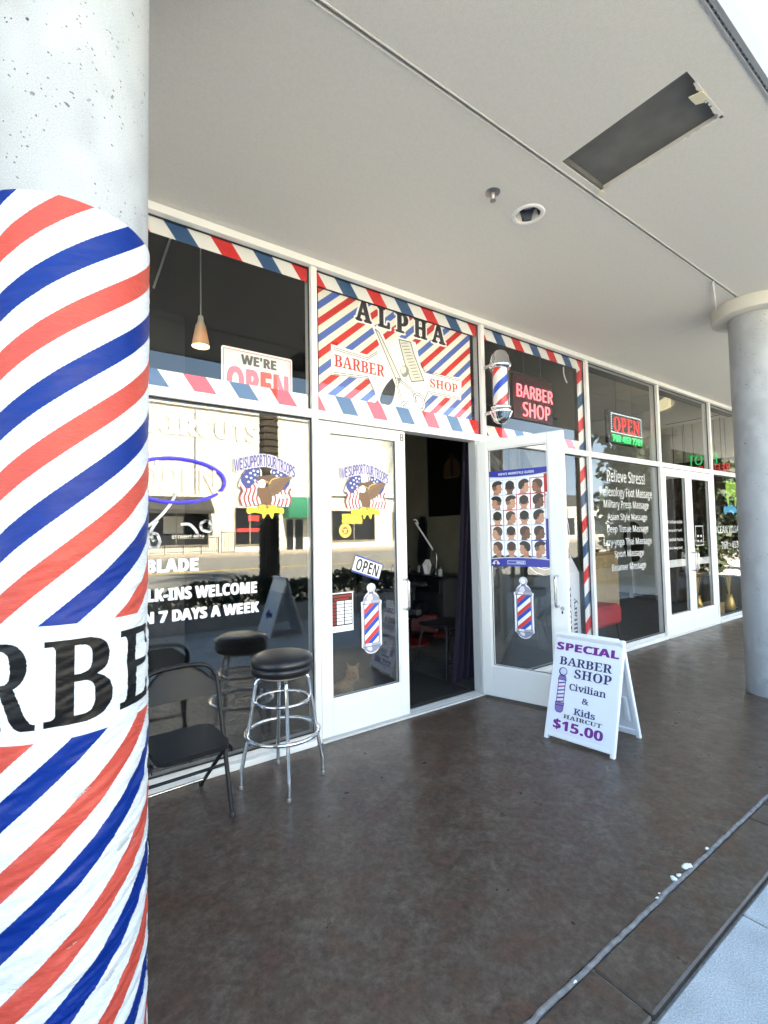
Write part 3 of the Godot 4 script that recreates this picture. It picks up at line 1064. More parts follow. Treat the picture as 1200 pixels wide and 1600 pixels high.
# ---------------------------------------------------------------- ground
func ground() -> void:
	var X0 := -9.0
	var X1 := 16.0
	setting("walkway", box(Vector3(X0, -0.25, -0.12), Vector3(X1, 0.0, 1.932)), M.walkway)
	# band along the edge, scored into lengths
	var band := Node3D.new()
	band.name = "walkway_edge"
	add_child(band)
	band.set_meta("kind", "structure")
	var x := 1.42 - 1.31 * 7
	while x < X1:
		part(band, "slab", box(Vector3(x + 0.003, -0.25, 1.948), Vector3(x + 1.307, -0.003, 2.132), 0.006), M.walkway)
		x += 1.31
	part(band, "bedding", box(Vector3(X0, -0.26, 1.9), Vector3(X1, -0.012, 2.10)), M.caulk)
	# old sealant standing proud in the joint, lumpy
	rng.seed = 5
	var st := mb()
	var p := []
	var xx := -1.0
	while xx < 9.0:
		p.append(Vector3(xx, -0.0045 + rng.randf_range(-0.001, 0.002), 1.940 + rng.randf_range(-0.003, 0.003)))
		xx += 0.035
	atube(st, p, 0.0088, 7)
	part(band, "joint_sealant", st.commit(), M.caulk)
	# white crumbs of filler along the joint
	var crumbs := mb()
	for e in [[2.13, 1.925, 0.022], [2.04, 1.928, 0.020], [2.06, 1.932, 0.012], [2.15, 1.932, 0.013], [2.33, 1.930, 0.010], [1.90, 1.93, 0.006], [1.87, 1.935, 0.007], [1.52, 1.94, 0.005], [1.33, 1.945, 0.006]]:
		for k in 3:
			var r: float = e[2] * rng.randf_range(0.35, 0.7)
			var c := Vector3(e[0] + rng.randf_range(-1, 1) * e[2], 0.001 + r * 0.2, e[1] + rng.randf_range(-1, 1) * e[2] * 0.35)
			var prof := [Vector2(0, -r * 0.4), Vector2(r * 1.1, -r * 0.2), Vector2(r, r * 0.2), Vector2(r * 0.5, r * 0.45), Vector2(0, r * 0.5)]
			alathe(crumbs, prof, 6, c)
	var cr := solo("filler_crumbs", crumbs.commit(), M.chip, "white crumbs of filler scattered along the walkway joint", "debris")
	cr.set_meta("kind", "stuff")
	# pale paving below the edge
	var pave := Node3D.new()
	pave.name = "sidewalk"
	add_child(pave)
	pave.set_meta("kind", "structure")
	rng.seed = 9
	for i in range(-8, 16):
		for j in 3:
			var a := Vector3(1.40 + i * 0.65 + 0.004, -0.2, 2.142 + j * 0.9)
			var b := Vector3(1.40 + (i + 1) * 0.65 - 0.004, -0.010 + rng.randf_range(-0.0015, 0.0015), 2.142 + (j + 1) * 0.9 - 0.008)
			part(pave, "slab", box(a, b, 0.006), M.sidewalk)
	part(pave, "bedding", box(Vector3(-9, -0.22, 2.12), Vector3(16, -0.026, 4.9)), M.caulk)
	setting("kerb", box(Vector3(-30, -0.4, 4.86), Vector3(60, -0.02, 5.02), 0.012), M.sidewalk)
	# road rising gently to the far side
	var rd := mb()
	quad(rd, Vector3(-120, -0.16, 5.0), Vector3(160, -0.16, 5.0), Vector3(160, 0.20, 25.0), Vector3(-120, 0.20, 25.0), Vector3(0, 1, -0.018).normalized())
	setting("road", rd.commit(), M.asphalt)
	var ln := mb()
	for z in [16.15, 16.42]:
		var y: float = -0.16 + (z - 5.0) * 0.018 + 0.005
		quad(ln, Vector3(-120, y, z - 0.06), Vector3(160, y, z - 0.06), Vector3(160, y + 0.002, z + 0.06), Vector3(-120, y + 0.002, z + 0.06), Vector3.UP)
	setting("road_line", ln.commit(), M.yellow_line)
	setting("far_kerb", box(Vector3(-120, -0.2, 24.95), Vector3(160, 0.335, 25.1), 0.01), M.far_pave)
	setting("far_sidewalk", box(Vector3(-120, -0.2, 25.1), Vector3(160, 0.33, 60)), M.far_pave)
	setting("ground", box(Vector3(-500, -0.9, -500), Vector3(500, -0.45, 500)), M.earth)
	setting("pavement_base", boxes([[Vector3(-60, -0.6, -30), Vector3(-9.0, -0.03, 4.86)], [Vector3(16.0, -0.6, -30), Vector3(120, -0.03, 4.86)]]), M.sidewalk)

# ---------------------------------------------------------------- our building
func building() -> void:
	var b := thing("shop_building", "low shop building with a deep plastered soffit over the walkway", "building")
	var zg := 1.43
	# soffit boards round the lamp hole and the open hatch, with a shadow joint between the two strips
	var hx0 := 2.144
	var hx1 := 2.521
	var hz0 := 1.477
	var hz1 := 2.062
	var T := H + 0.12
	part(b, "soffit_panel", boxes([[Vector3(-9, H, -0.10), Vector3(2.275, T, zg - 0.008)], [Vector3(2.405, H, -0.10), Vector3(4.978, T, zg - 0.008)], [Vector3(2.275, H, -0.10), Vector3(2.405, T, 1.055)], [Vector3(2.275, H, 1.185), Vector3(2.405, T, zg - 0.008)]]), M.soffit)
	part(b, "soffit_panel", box(Vector3(4.984, H, -0.10), Vector3(16, T, zg - 0.008), 0.002), M.soffit)
	part(b, "soffit_panel", boxes([[Vector3(-9, H, zg + 0.008), Vector3(hx0, T, 2.206)], [Vector3(hx1, H, zg + 0.008), Vector3(16, T, 2.206)], [Vector3(hx0, H, zg + 0.008), Vector3(hx1, T, hz0)], [Vector3(hx0, H, hz1), Vector3(hx1, T, 2.206)]]), M.soffit)
	part(b, "shadow_joint", box(Vector3(-9, H + 0.055, zg - 0.0079), Vector3(16, T - 0.01, zg + 0.0079)), M.soffit_edge)
	part(b, "joint_bead", boxes([[Vector3(-9, H - 0.003, zg + 0.0085), Vector3(16, H + 0.0, zg + 0.014)], [Vector3(-9, H - 0.002, zg - 0.013), Vector3(16, H + 0.0, zg - 0.0085)]]), M.soffit)
	# vent strip and drip edge at the rim
	part(b, "drip_edge", boxes([[Vector3(-9, H - 0.004, 2.207), Vector3(16, T, 2.218)], [Vector3(-9, H - 0.002, 2.226), Vector3(16, T, 2.245)]], 0.001), M.soffit_edge)
	var vent := mb()
	var x := 0.5
	while x < 6.0:
		abox(vent, Vector3(x, H + 0.004, 2.2181), Vector3(x + 0.022, H + 0.03, 2.2259))
		x += 0.034
	part(b, "vent_strip", vent.commit(), M.soffit_edge)
	part(b, "vent_back", box(Vector3(-9, H + 0.03, 2.2181), Vector3(16, T, 2.2259)), M.soffit_edge)
	# hatch: dark board up inside the opening, frame, torn plaster edge
	var hd := H + 0.030
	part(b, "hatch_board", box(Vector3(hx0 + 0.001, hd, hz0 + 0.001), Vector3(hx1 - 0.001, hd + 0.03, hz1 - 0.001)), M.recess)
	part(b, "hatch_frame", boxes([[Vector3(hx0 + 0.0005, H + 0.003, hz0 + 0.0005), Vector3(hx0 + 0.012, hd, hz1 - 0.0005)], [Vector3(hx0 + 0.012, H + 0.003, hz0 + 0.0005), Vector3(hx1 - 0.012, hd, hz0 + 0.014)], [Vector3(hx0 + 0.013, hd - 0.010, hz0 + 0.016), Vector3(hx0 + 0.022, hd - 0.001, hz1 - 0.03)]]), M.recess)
	var torn := mb()
	rng.seed = 15
	# ragged paper along the right and outer edges
	for side in 2:
		var n := 26
		for k in n:
			var t0 := float(k) / n
			var t1 := float(k + 1) / n
			var w := rng.randf_range(0.004, 0.016) if side == 0 else rng.randf_range(0.008, 0.022)
			if side == 0:
				abox(torn, Vector3(hx1 - w, H - 0.002, lerpf(hz0, hz1, t0)), Vector3(hx1 + 0.004, H + 0.006, lerpf(hz0, hz1, t1)))
			elif t0 > 0.2:
				abox(torn, Vector3(lerpf(hx0, hx1, t0), H - 0.002, hz1 - w), Vector3(lerpf(hx0, hx1, t1), H + 0.006, hz1 + 0.003))
	part(b, "torn_edge", torn.commit(), M.soffit)
	part(b, "paint_flake", prism(P2([0, 0, 0.05, 0.006, 0.072, -0.03, 0.06, -0.052, 0.03, -0.048, 0.012, -0.02]), 0, 0.004, Transform3D(Basis(Vector3(0.45, 0, 0.9), Vector3(-0.9, 0.12, 0.45), Vector3(0, 1, 0)), Vector3(2.275, H - 0.008, 2.015))), M.torn)
	part(b, "paint_flake", prism(P2([0, 0, 0.03, 0.004, 0.034, -0.014, 0.012, -0.022, -0.006, -0.01]), 0, 0.004, Transform3D(Basis(Vector3(1, 0, 0), Vector3(0, 0.3, 0.95), Vector3(0, 1, 0)), Vector3(2.494, H - 0.012, 1.486))), M.torn)
	# upper storey, back and roof: they keep sun and sky out
	part(b, "upper_wall", boxes([[Vector3(-9, T, -0.3), Vector3(16, 4.6, 2.24)]], 0.02), M.cream_wall)
	part(b, "rear_block", boxes([[Vector3(-9, 4.35, -9.0), Vector3(16, 4.6, -0.31)], [Vector3(-9, -0.2, -9.2), Vector3(16, 4.34, -9.0)]]), M.cream_wall)
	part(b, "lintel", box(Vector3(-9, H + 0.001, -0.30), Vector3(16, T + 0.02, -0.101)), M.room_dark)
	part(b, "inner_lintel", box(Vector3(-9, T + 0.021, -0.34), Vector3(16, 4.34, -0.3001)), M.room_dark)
	# sprinkler
	var s := thing("sprinkler_head", "small chrome sprinkler head in a round plate on the soffit", "sprinkler", Vector3(2.021, H, 1.129))
	part(s, "plate", lathe([Vector2(0.012, -0.010), Vector2(0.030, -0.008), Vector2(0.041, -0.002), Vector2(0.041, 0.001), Vector2(0, 0.001)], 28), M.dull_metal)
	part(s, "body", lathe([Vector2(0, -0.052), Vector2(0.017, -0.050), Vector2(0.017, -0.047), Vector2(0.005, -0.045), Vector2(0.004, -0.036), Vector2(0.010, -0.030), Vector2(0.012, -0.010)], 16), M.dull_metal)
	part(s, "frame_arm", tube(smooth([Vector3(0.012, -0.012, 0), Vector3(0.015, -0.028, 0), Vector3(0.006, -0.045, 0)]), 0.0022, 6), M.dull_metal)
	part(s, "frame_arm", tube(smooth([Vector3(-0.012, -0.012, 0), Vector3(-0.015, -0.028, 0), Vector3(-0.006, -0.045, 0)]), 0.0022, 6), M.dull_metal)
	# recessed lamp, unlit
	var l := thing("recessed_downlight", "round unlit downlight with white trim ring recessed in the soffit", "downlight", Vector3(2.34, H, 1.12))
	part(l, "trim_ring", lathe([Vector2(0.070, 0.004), Vector2(0.071, -0.004), Vector2(0.080, -0.007), Vector2(0.092, -0.005), Vector2(0.096, 0.0), Vector2(0.096, 0.0015)], 40), M.alu)
	part(l, "reflector", lathe([Vector2(0.0705, 0.002), Vector2(0.066, 0.05), Vector2(0.060, 0.10), Vector2(0.0, 0.112)], 40), M.steel)
	part(l, "lamp", lathe([Vector2(0, 0.045), Vector2(0.030, 0.050), Vector2(0.045, 0.062), Vector2(0.048, 0.075), Vector2(0.03, 0.10)], 28), plain(0.35, 0.37, 0.40, 0.15))

# ---------------------------------------------------------------- columns
func columns() -> void:
	var wide := 0.297
	for i in 3:
		var at: Vector3 = [Vector3(0.055, 0, 1.43), Vector3(4.905, 0, 1.447), Vector3(9.76, 0, 1.447)][i]
		var r := 0.179
		var c := thing("concrete_column", ["round grey concrete column near the camera, wrapped in a striped barber banner", "bare round concrete column at the right, before the massage shop", "bare round concrete column farthest along the walkway, mirrored in the massage shop glass"][i], "column", at, 2.6, "columns along the walkway")
		var st := mb()
		# shaft with uv in turns and metres
		var rows := [0.0, 0.012, 0.05, 0.5, 1.0, 1.5, 2.0, 2.5, H - 0.10]
		for k in rows.size() - 1:
			for q in 48:
				var P := []
				var N := []
				var U := []
				for e in [[q, k], [q + 1, k], [q + 1, k + 1], [q, k + 1]]:
					var a: float = TAU * e[0] / 48.0
					var d := Vector3(sin(a), 0, cos(a))
					var y: float = rows[e[1]]
					P.append(d * (r - (0.006 if y == 0.0 else 0.0)) + Vector3(0, y, 0))
					N.append(d)
					U.append(Vector2(e[0] / 48.0, 1.0 - y / 3.2))
				squad(st, P, N, U)
		part(c, "shaft", st.commit(), M["concrete%d" % (i % 2)])
		part(c, "capital", lathe([Vector2(r - 0.002, H - 0.105), Vector2(wide - 0.012, H - 0.112), Vector2(wide, H - 0.104), Vector2(wide, H - 0.001), Vector2(0.1, H - 0.001)], 64), M.plaster)
	# printed wrap on the near column: real folds in the vinyl
	var n1 := FastNoiseLite.new()
	n1.seed = 3
	n1.frequency = 2.2
	n1.fractal_octaves = 2
	var n2 := FastNoiseLite.new()
	n2.seed = 8
	n2.frequency = 6.5
	n2.fractal_octaves = 2
	var rad := func(a: float, y: float) -> float:
		var s := a * 0.181
		# creases run up to the right, stronger low down where the sheet has slipped
		var amt := 0.0010 + 0.0022 * clampf((1.25 - y) / 0.7, 0.0, 1.0) + 0.0011 * clampf((1.75 - y) / 0.5, 0.0, 1.0)
		var v := n1.get_noise_2d(s * 1.3 + y * 0.4, (y - s * 0.42) * 7.0) * 1.0
		v += 0.6 * (1.0 - absf(n2.get_noise_2d(s * 0.9 + 5.0, (y - s * 0.38) * 5.0)) * 3.0)
		return 0.1815 + 0.0012 + amt * v
	var wst := mb()
	var nu := 150
	var nv := 420
	var top := 2.12
	var bot := 0.02
	var Pg := []
	for j in nv + 1:
		var row := PackedVector3Array()
		var y := lerpf(bot, top, float(j) / nv)
		for k in nu + 1:
			var a := -PI + TAU * (k % nu) / nu
			var r: float = rad.call(a, y)
			row.append(Vector3(sin(a) * r, y, cos(a) * r))
		Pg.append(row)
	for j in nv + 1:
		for k in nu + 1:
			var kl := (k - 1 + nu) % nu
			var kr := (k + 1) % nu
			var du: Vector3 = Pg[j][kr] - Pg[j][kl]
			var dv: Vector3 = Pg[mini(j + 1, nv)][k] - Pg[maxi(j - 1, 0)][k]
			wst.set_normal(du.cross(dv).normalized())
			wst.set_uv(Vector2(float(k) / nu, 1.0 - (Pg[j][k].y) / top))
			wst.add_vertex(Pg[j][k])
	for j in nv:
		for k in nu:
			var a := j * (nu + 1) + k
			wst.add_index(a)
			wst.add_index(a + nu + 1)
			wst.add_index(a + 1)
			wst.add_index(a + 1)
			wst.add_index(a + nu + 1)
			wst.add_index(a + nu + 2)
	solo("column_banner", wst.commit(), wrap_print(), "red white and blue striped vinyl wrap lettered BARBER round the near column", "banner", Vector3(0.055, 0, 1.43))
	# white wire hanging from the joint to the capital
	solo("loose_wire", tube(smooth([Vector3(4.17, H + 0.012, 1.430), Vector3(4.15, H - 0.004, 1.427), Vector3(4.19, H - 0.010, 1.412), Vector3(4.35, H - 0.016, 1.36), Vector3(4.55, H - 0.024, 1.30), Vector3(4.655, H - 0.030, 1.268)]), 0.006, 7), M.white_vinyl, "short white wire drooping from the soffit joint to the column capital", "wire")

# ---------------------------------------------------------------- shop fronts
const ZB := -0.10                                            # back of the frame
const MASSAGE_Z := -0.0475
const FRONT_Z := -0.0265                                    # street side of the lower panes
const PRINT_Z := -0.0475                                     # inside face of the glass, where vinyl is stuck

func pane(parent: Node, called: String, x0: float, x1: float, y0: float, y1: float, z := -0.040, gap := 0.0) -> MeshInstance3D:
	# one sheet of plate glass; a gap adds another to strengthen the reflection
	var st := mb()
	abox(st, Vector3(x0, y0, z - 0.005), Vector3(x1, y1, z))
	if gap > 0.0:
		abox(st, Vector3(x0, y0, z - gap - 0.005), Vector3(x1, y1, z - gap))
	return part(parent, called, st.commit(), M.glass)

func gasket(parent: Node, x0: float, x1: float, y0: float, y1: float, z := -0.034, w := 0.007) -> void:
	part(parent, "gasket", boxes([[Vector3(x0, y0, z - 0.008), Vector3(x0 + w, y1, z)], [Vector3(x1 - w, y0, z - 0.008), Vector3(x1, y1, z)], [Vector3(x0 + w, y0, z - 0.008), Vector3(x1 - w, y0 + w, z)], [Vector3(x0 + w, y1 - w, z - 0.008), Vector3(x1 - w, y1, z)]]), M.gasket)

func mullion(parent: Node, x0: float, x1: float, y0: float, y1: float) -> void:
	part(parent, "mullion", box(Vector3(x0, y0, ZB), Vector3(x1, y1, 0.0), 0.0025), M.alu)

func rail(parent: Node, called: String, x0: float, x1: float, y0: float, y1: float) -> void:
	part(parent, called, box(Vector3(x0, y0, ZB + 0.001), Vector3(x1, y1, -0.001), 0.0025), M.alu)

func tape(parent: Node, m: Material, x0: float, x1: float, y0: float, y1: float, phase: float) -> void:
	# phase: where a blue bar starts on the upper edge
	part(parent, "striped_tape", sheet(x0, x1, y0, y1, PRINT_Z - 0.001, (x0 - phase) / 0.53, (x1 - phase) / 0.53), m)

func pull_handle(parent: Node, u: float, y0: float, y1: float, zs: float, out := 0.062) -> void:
	var s := signf(out)
	var p := [Vector3(u, y0, zs), Vector3(u, y0, zs + out - s * 0.022), Vector3(u, y0 + 0.007, zs + out - s * 0.007), Vector3(u, y0 + 0.024, zs + out), Vector3(u, y1 - 0.024, zs + out), Vector3(u, y1 - 0.007, zs + out - s * 0.007), Vector3(u, y1, zs + out - s * 0.022), Vector3(u, y1, zs)]
	part(parent, "pull_handle", tube(p, 0.0105, 12), M.steel)

# an aluminium door leaf; its own x from 0 to w, outer face at z = 0, thickness to -0.045
func leaf(parent: Node, called: String, w: float, gx0: float, gx1: float, y0 := 0.022, y1 := 2.138, gy0 := 0.256, gy1 := 2.07, double := false) -> MeshInstance3D:
	var st := mb()
	abox(st, Vector3(0, y0, -0.045), Vector3(gx0, y1, 0), 0.003)
	abox(st, Vector3(gx1, y0, -0.045), Vector3(w, y1, 0), 0.003)
	abox(st, Vector3(gx0 + 0.0005, y0, -0.0445), Vector3(gx1 - 0.0005, gy0, -0.0005), 0.002)
	abox(st, Vector3(gx0 + 0.0005, gy1, -0.0445), Vector3(gx1 - 0.0005, y1, -0.0005), 0.002)
	var d := part(parent, called, st.commit(), M.alu)
	var g := mb()
	abox(g, Vector3(gx0 + 0.001, gy0 + 0.001, -0.025), Vector3(gx1 - 0.001, gy1 - 0.001, -0.020))
	if double:  # second sheet added to strengthen the mirrored street
		abox(g, Vector3(gx0 + 0.001, gy0 + 0.001, -0.033), Vector3(gx1 - 0.001, gy1 - 0.001, -0.028))
	part(d, "pane", g.commit(), M.glass)
	for z in [-0.006, -0.038]:
		part(d, "glazing_bead", boxes([[Vector3(gx0, gy0, z - 0.010), Vector3(gx0 + 0.011, gy1, z)], [Vector3(gx1 - 0.011, gy0, z - 0.010), Vector3(gx1, gy1, z)], [Vector3(gx0 + 0.011, gy0, z - 0.010), Vector3(gx1 - 0.011, gy0 + 0.011, z)], [Vector3(gx0 + 0.011, gy1 - 0.011, z - 0.010), Vector3(gx1 - 0.011, gy1, z)]], 0.002), M.alu)
	part(d, "gasket", boxes([[Vector3(gx0 + 0.0002, gy0 + 0.011, -0.0195), Vector3(gx0 + 0.014, gy1 - 0.011, -0.0165)], [Vector3(gx1 - 0.014, gy0 + 0.011, -0.0195), Vector3(gx1 - 0.0002, gy1 - 0.011, -0.0165)], [Vector3(gx0 + 0.014, gy0 + 0.0002, -0.0195), Vector3(gx1 - 0.014, gy0 + 0.014, -0.0165)], [Vector3(gx0 + 0.014, gy1 - 0.014, -0.0195), Vector3(gx1 - 0.014, gy1 - 0.0002, -0.0165)]]), M.gasket)
	return d

func barber_front() -> void:
	var b := thing("barber_shop_front", "white framed glass front of the barber shop with a double door", "shop front")
	M.tape = tape_print(false)
	M.tape_up = tape_print(true)
	var R0 := 2.146
	var R1 := 2.204
	var heavy := font("sans_bold")
	for m in [[-1.72, -1.677], [-0.12, -0.077], [1.479, 1.522], [3.13, 3.173], [4.754, 4.796]]:
		mullion(b, m[0], m[1], 0.0, 3.19)
	part(b, "head_rail", box(Vector3(-1.72, 3.1905, ZB + 0.001), Vector3(4.796, H - 0.001, 0.010), 0.0025), M.alu)
	for e in [[-1.677, -0.12], [-0.077, 1.479], [1.522, 3.13], [3.173, 4.754]]:
		rail(b, "transom_rail", e[0], e[1], R0, R1)
	for e in [[-1.677, -0.12], [-0.077, 1.479], [3.173, 4.754]]:
		part(b, "sill", box(Vector3(e[0], 0.0, ZB + 0.001), Vector3(e[1], 0.037, 0.012), 0.003), M.alu)
		part(b, "sill_stop", box(Vector3(e[0], 0.038, -0.09), Vector3(e[1], 0.075, -0.030), 0.002), M.alu_in)
	part(b, "threshold", boxes([[Vector3(1.522, 0.0, -0.10), Vector3(3.13, 0.013, 0.018)], [Vector3(1.522, 0.013, -0.085), Vector3(3.13, 0.017, -0.055)], [Vector3(1.522, 0.013, -0.045), Vector3(3.13, 0.017, -0.015)]], 0.003), M.alu_in)
	part(b, "door_jamb", box(Vector3(3.038, 0.0175, -0.098), Vector3(3.1295, 2.1455, -0.018), 0.003), M.alu_in)
	# big window at the left
	var w0 := pane(b, "window_pane", -1.677, -0.12, 0.07, R0, -0.028, 0.014)
	gasket(b, -1.677, -0.12, 0.075, R0, -0.019)
	var w := pane(b, "window_pane", -0.077, 1.479, 0.07, R0, -0.028, 0.014)
	gasket(b, -0.077, 1.479, 0.075, R0, -0.019)
	letters(w, "lettering", "HAIRCUTS", heavy, 0.375, 1.117, 1.943, 2.060, FRONT_Z, M.white_vinyl, 0.0006, false, 1.6)
	letters(w, "lettering", "STRAIGHT BLADE", heavy, 0.0, 0.750, 1.168, 1.245, FRONT_Z, M.white_vinyl, 0.0006, false, 1.6)
	letters(w, "lettering", "WALK-INS WELCOME", heavy, 0.355, 1.098, 1.012, 1.084, FRONT_Z, M.white_vinyl, 0.0006, false, 1.6)
	letters(w, "lettering", "OPEN 7 DAYS A WEEK", heavy, 0.305, 1.110, 0.894, 0.961, FRONT_Z, M.white_vinyl, 0.0006, false, 1.6)
	letters(w, "lettering", "Y", heavy, 0.500, 0.552, 1.765, 1.835, FRONT_Z, M.white_vinyl, 0.0006, false, 1.6)
	letters(w, "lettering", "TS", heavy, 0.495, 0.585, 1.60, 1.675, FRONT_Z, M.white_vinyl, 0.0006, false, 1.6)
	# scissors cut from white vinyl
	var sc := mb()
	for path in [[[0.625, 1.62], [0.612, 1.575], [0.57, 1.51], [0.52, 1.455], [0.475, 1.42]], [[0.53, 1.455], [0.50, 1.40], [0.505, 1.36], [0.515, 1.345]], [[0.655, 1.435], [0.70, 1.435], [0.735, 1.40], [0.745, 1.375]], [[0.545, 1.34], [0.53, 1.38], [0.50, 1.385], [0.485, 1.36], [0.495, 1.315], [0.53, 1.31], [0.545, 1.34]], [[0.79, 1.455], [0.765, 1.44], [0.77, 1.405], [0.81, 1.395], [0.825, 1.42], [0.81, 1.45], [0.79, 1.455]]]:
		var q := PackedVector2Array()
		for e in path:
			q.append(Vector2(e[0], e[1]))
		q = curve(q, 6, false)
		for i in q.size() - 1:
			var d := (q[i + 1] - q[i]).normalized()
			var s := Vector2(-d.y, d.x) * 0.008
			aprism(sc, PackedVector2Array([q[i] + s - d * 0.002, q[i + 1] + s + d * 0.002, q[i + 1] - s + d * 0.002, q[i] - s - d * 0.002]), FRONT_Z - 0.0004 - 0.00001 * i, FRONT_Z + 0.0004)
	part(w, "scissors_cutout", sc.commit(), M.white_vinyl)
	# transom panes and their striped borders
	var t0 := pane(b, "transom_pane", -1.677, -0.12, R1, 3.19)
	gasket(b, -1.677, -0.12, R1, 3.19)
	tape(t0, M.tape, -1.67, -0.127, 3.09, 3.188, -1.60)
	tape(t0, M.tape, -1.67, -0.127, 2.206, 2.312, -1.60)
	var t1 := pane(b, "transom_pane", -0.077, 1.479, R1, 3.19)
	gasket(b, -0.077, 1.479, R1, 3.19)
	tape(t1, M.tape, -0.07, 1.472, 3.092, 3.190, 0.558)
	tape(t1, M.tape, -0.07, 1.472, 2.206, 2.312, 0.403)
	var t2 := pane(b, "transom_pane", 1.522, 3.13, R1, 3.19)
	gasket(b, 1.522, 3.13, R1, 3.19)
	tape(t2, M.tape, 1.529, 3.123, 3.090, 3.190, 1.687)
	tape(t2, M.tape, 1.529, 3.123, 2.206, 2.337, 1.679)
	var t3 := pane(b, "transom_pane", 3.173, 4.754, R1, 3.19)
	gasket(b, 3.173, 4.754, R1, 3.19)
	tape(t3, M.tape, 3.18, 4.747, 3.087, 3.190, 3.324)
	tape(t3, M.tape, 3.18, 4.652, 2.206, 2.309, 3.063)
	part(t3, "striped_tape", sheet(4.652, 4.752, R1 + 0.002, 3.087, PRINT_Z - 0.0015, 0, 1, (R1 - 2.14 + 0.02) / 0.53 * -1.0 + 0.0, (3.087 - 2.14 + 0.02) / 0.53 * -1.0), M.tape_up)
	# sidelight beside the door
	var sl := pane(b, "window_pane", 3.173, 4.754, 0.07, R0)
	gasket(b, 3.173, 4.754, 0.075, R0)
	part(sl, "striped_tape", sheet(4.652, 4.752, 0.08, R0 - 0.004, PRINT_Z - 0.0015, 0, 1, (0.08 - 2.14 + 0.02) / 0.53 * -1.0, (R0 - 0.004 - 2.14 + 0.02) / 0.53 * -1.0), M.tape_up)
	# round emblem of white rings with lettering on the sidelight
	var em := mb()
	for r in [0.400, 0.345, 0.325]:
		for k in 72:
			var a := TAU * k / 72
			var c := TAU * (k + 1) / 72
			var o := Vector2(4.02, 1.33)
			var wd := 0.009
			aprism(em, PackedVector2Array([o + Vector2(cos(a), sin(a)) * (r - wd), o + Vector2(cos(a), sin(a)) * r, o + Vector2(cos(c), sin(c)) * r, o + Vector2(cos(c), sin(c)) * (r - wd)]), PRINT_Z - 0.0008, PRINT_Z)
	part(sl, "ring_emblem", em.commit(), M.white_vinyl)
	# left door leaf, closed
	var d1 := leaf(b, "door", 0.738, 0.080, 0.660, 0.022, 2.138, 0.256, 2.07, true)
	d1.position = Vector3(1.5275, 0, -0.008)
	pull_handle(d1, 0.698, 0.80, 1.02, 0.0)
	pull_handle(d1, 0.698, 0.80, 1.02, -0.045, -0.062)
	letters(d1, "suite_letter", "B", font("sans_bold"), 0.690, 0.724, 2.062, 2.118, 0.001, plain(0.16, 0.16, 0.16, 0.5))
	part(d1, "screw", lathe([Vector2(0, 0.003), Vector2(0.004, 0.002), Vector2(0.0045, 0)], 10), M.dull_metal, Vector3(0.03, 0.885, 0.0)).rotation.x = PI / 2
	# right door leaf, swung out past square
	var d2 := leaf(b, "door", 0.712, 0.082, 0.592, 0.018, 2.130, 0.258, 2.053)
	d2.transform = Transform3D(Basis(Vector3(0.2925, 0, 0.9563), Vector3.UP, Vector3(-0.9563, 0, 0.2925)), Vector3(3.022, 0, 0.022))
	d2.set_meta("label", "open door leaf swung out over the walkway")
	pull_handle(d2, 0.640, 0.79, 1.018, 0.0)
	pull_handle(d2, 0.640, 0.79, 1.018, -0.045, -0.062)
	part(d2, "lock_cylinder", lathe([Vector2(0, 0.004), Vector2(0.014, 0.004), Vector2(0.016, 0.0)], 20), M.dull_metal, Vector3(0.668, 0.775, 0.0)).rotation.x = PI / 2
	part(d2, "thumb_turn", box(Vector3(0.662, 0.735, 0), Vector3(0.673, 0.757, 0.006), 0.002), M.gasket)
	for hy in [0.10, 1.0, 1.88]:
		part(d2, "hinge", box(Vector3(-0.012, hy, -0.03), Vector3(0.0, hy + 0.12, 0.002), 0.002), M.alu_in)

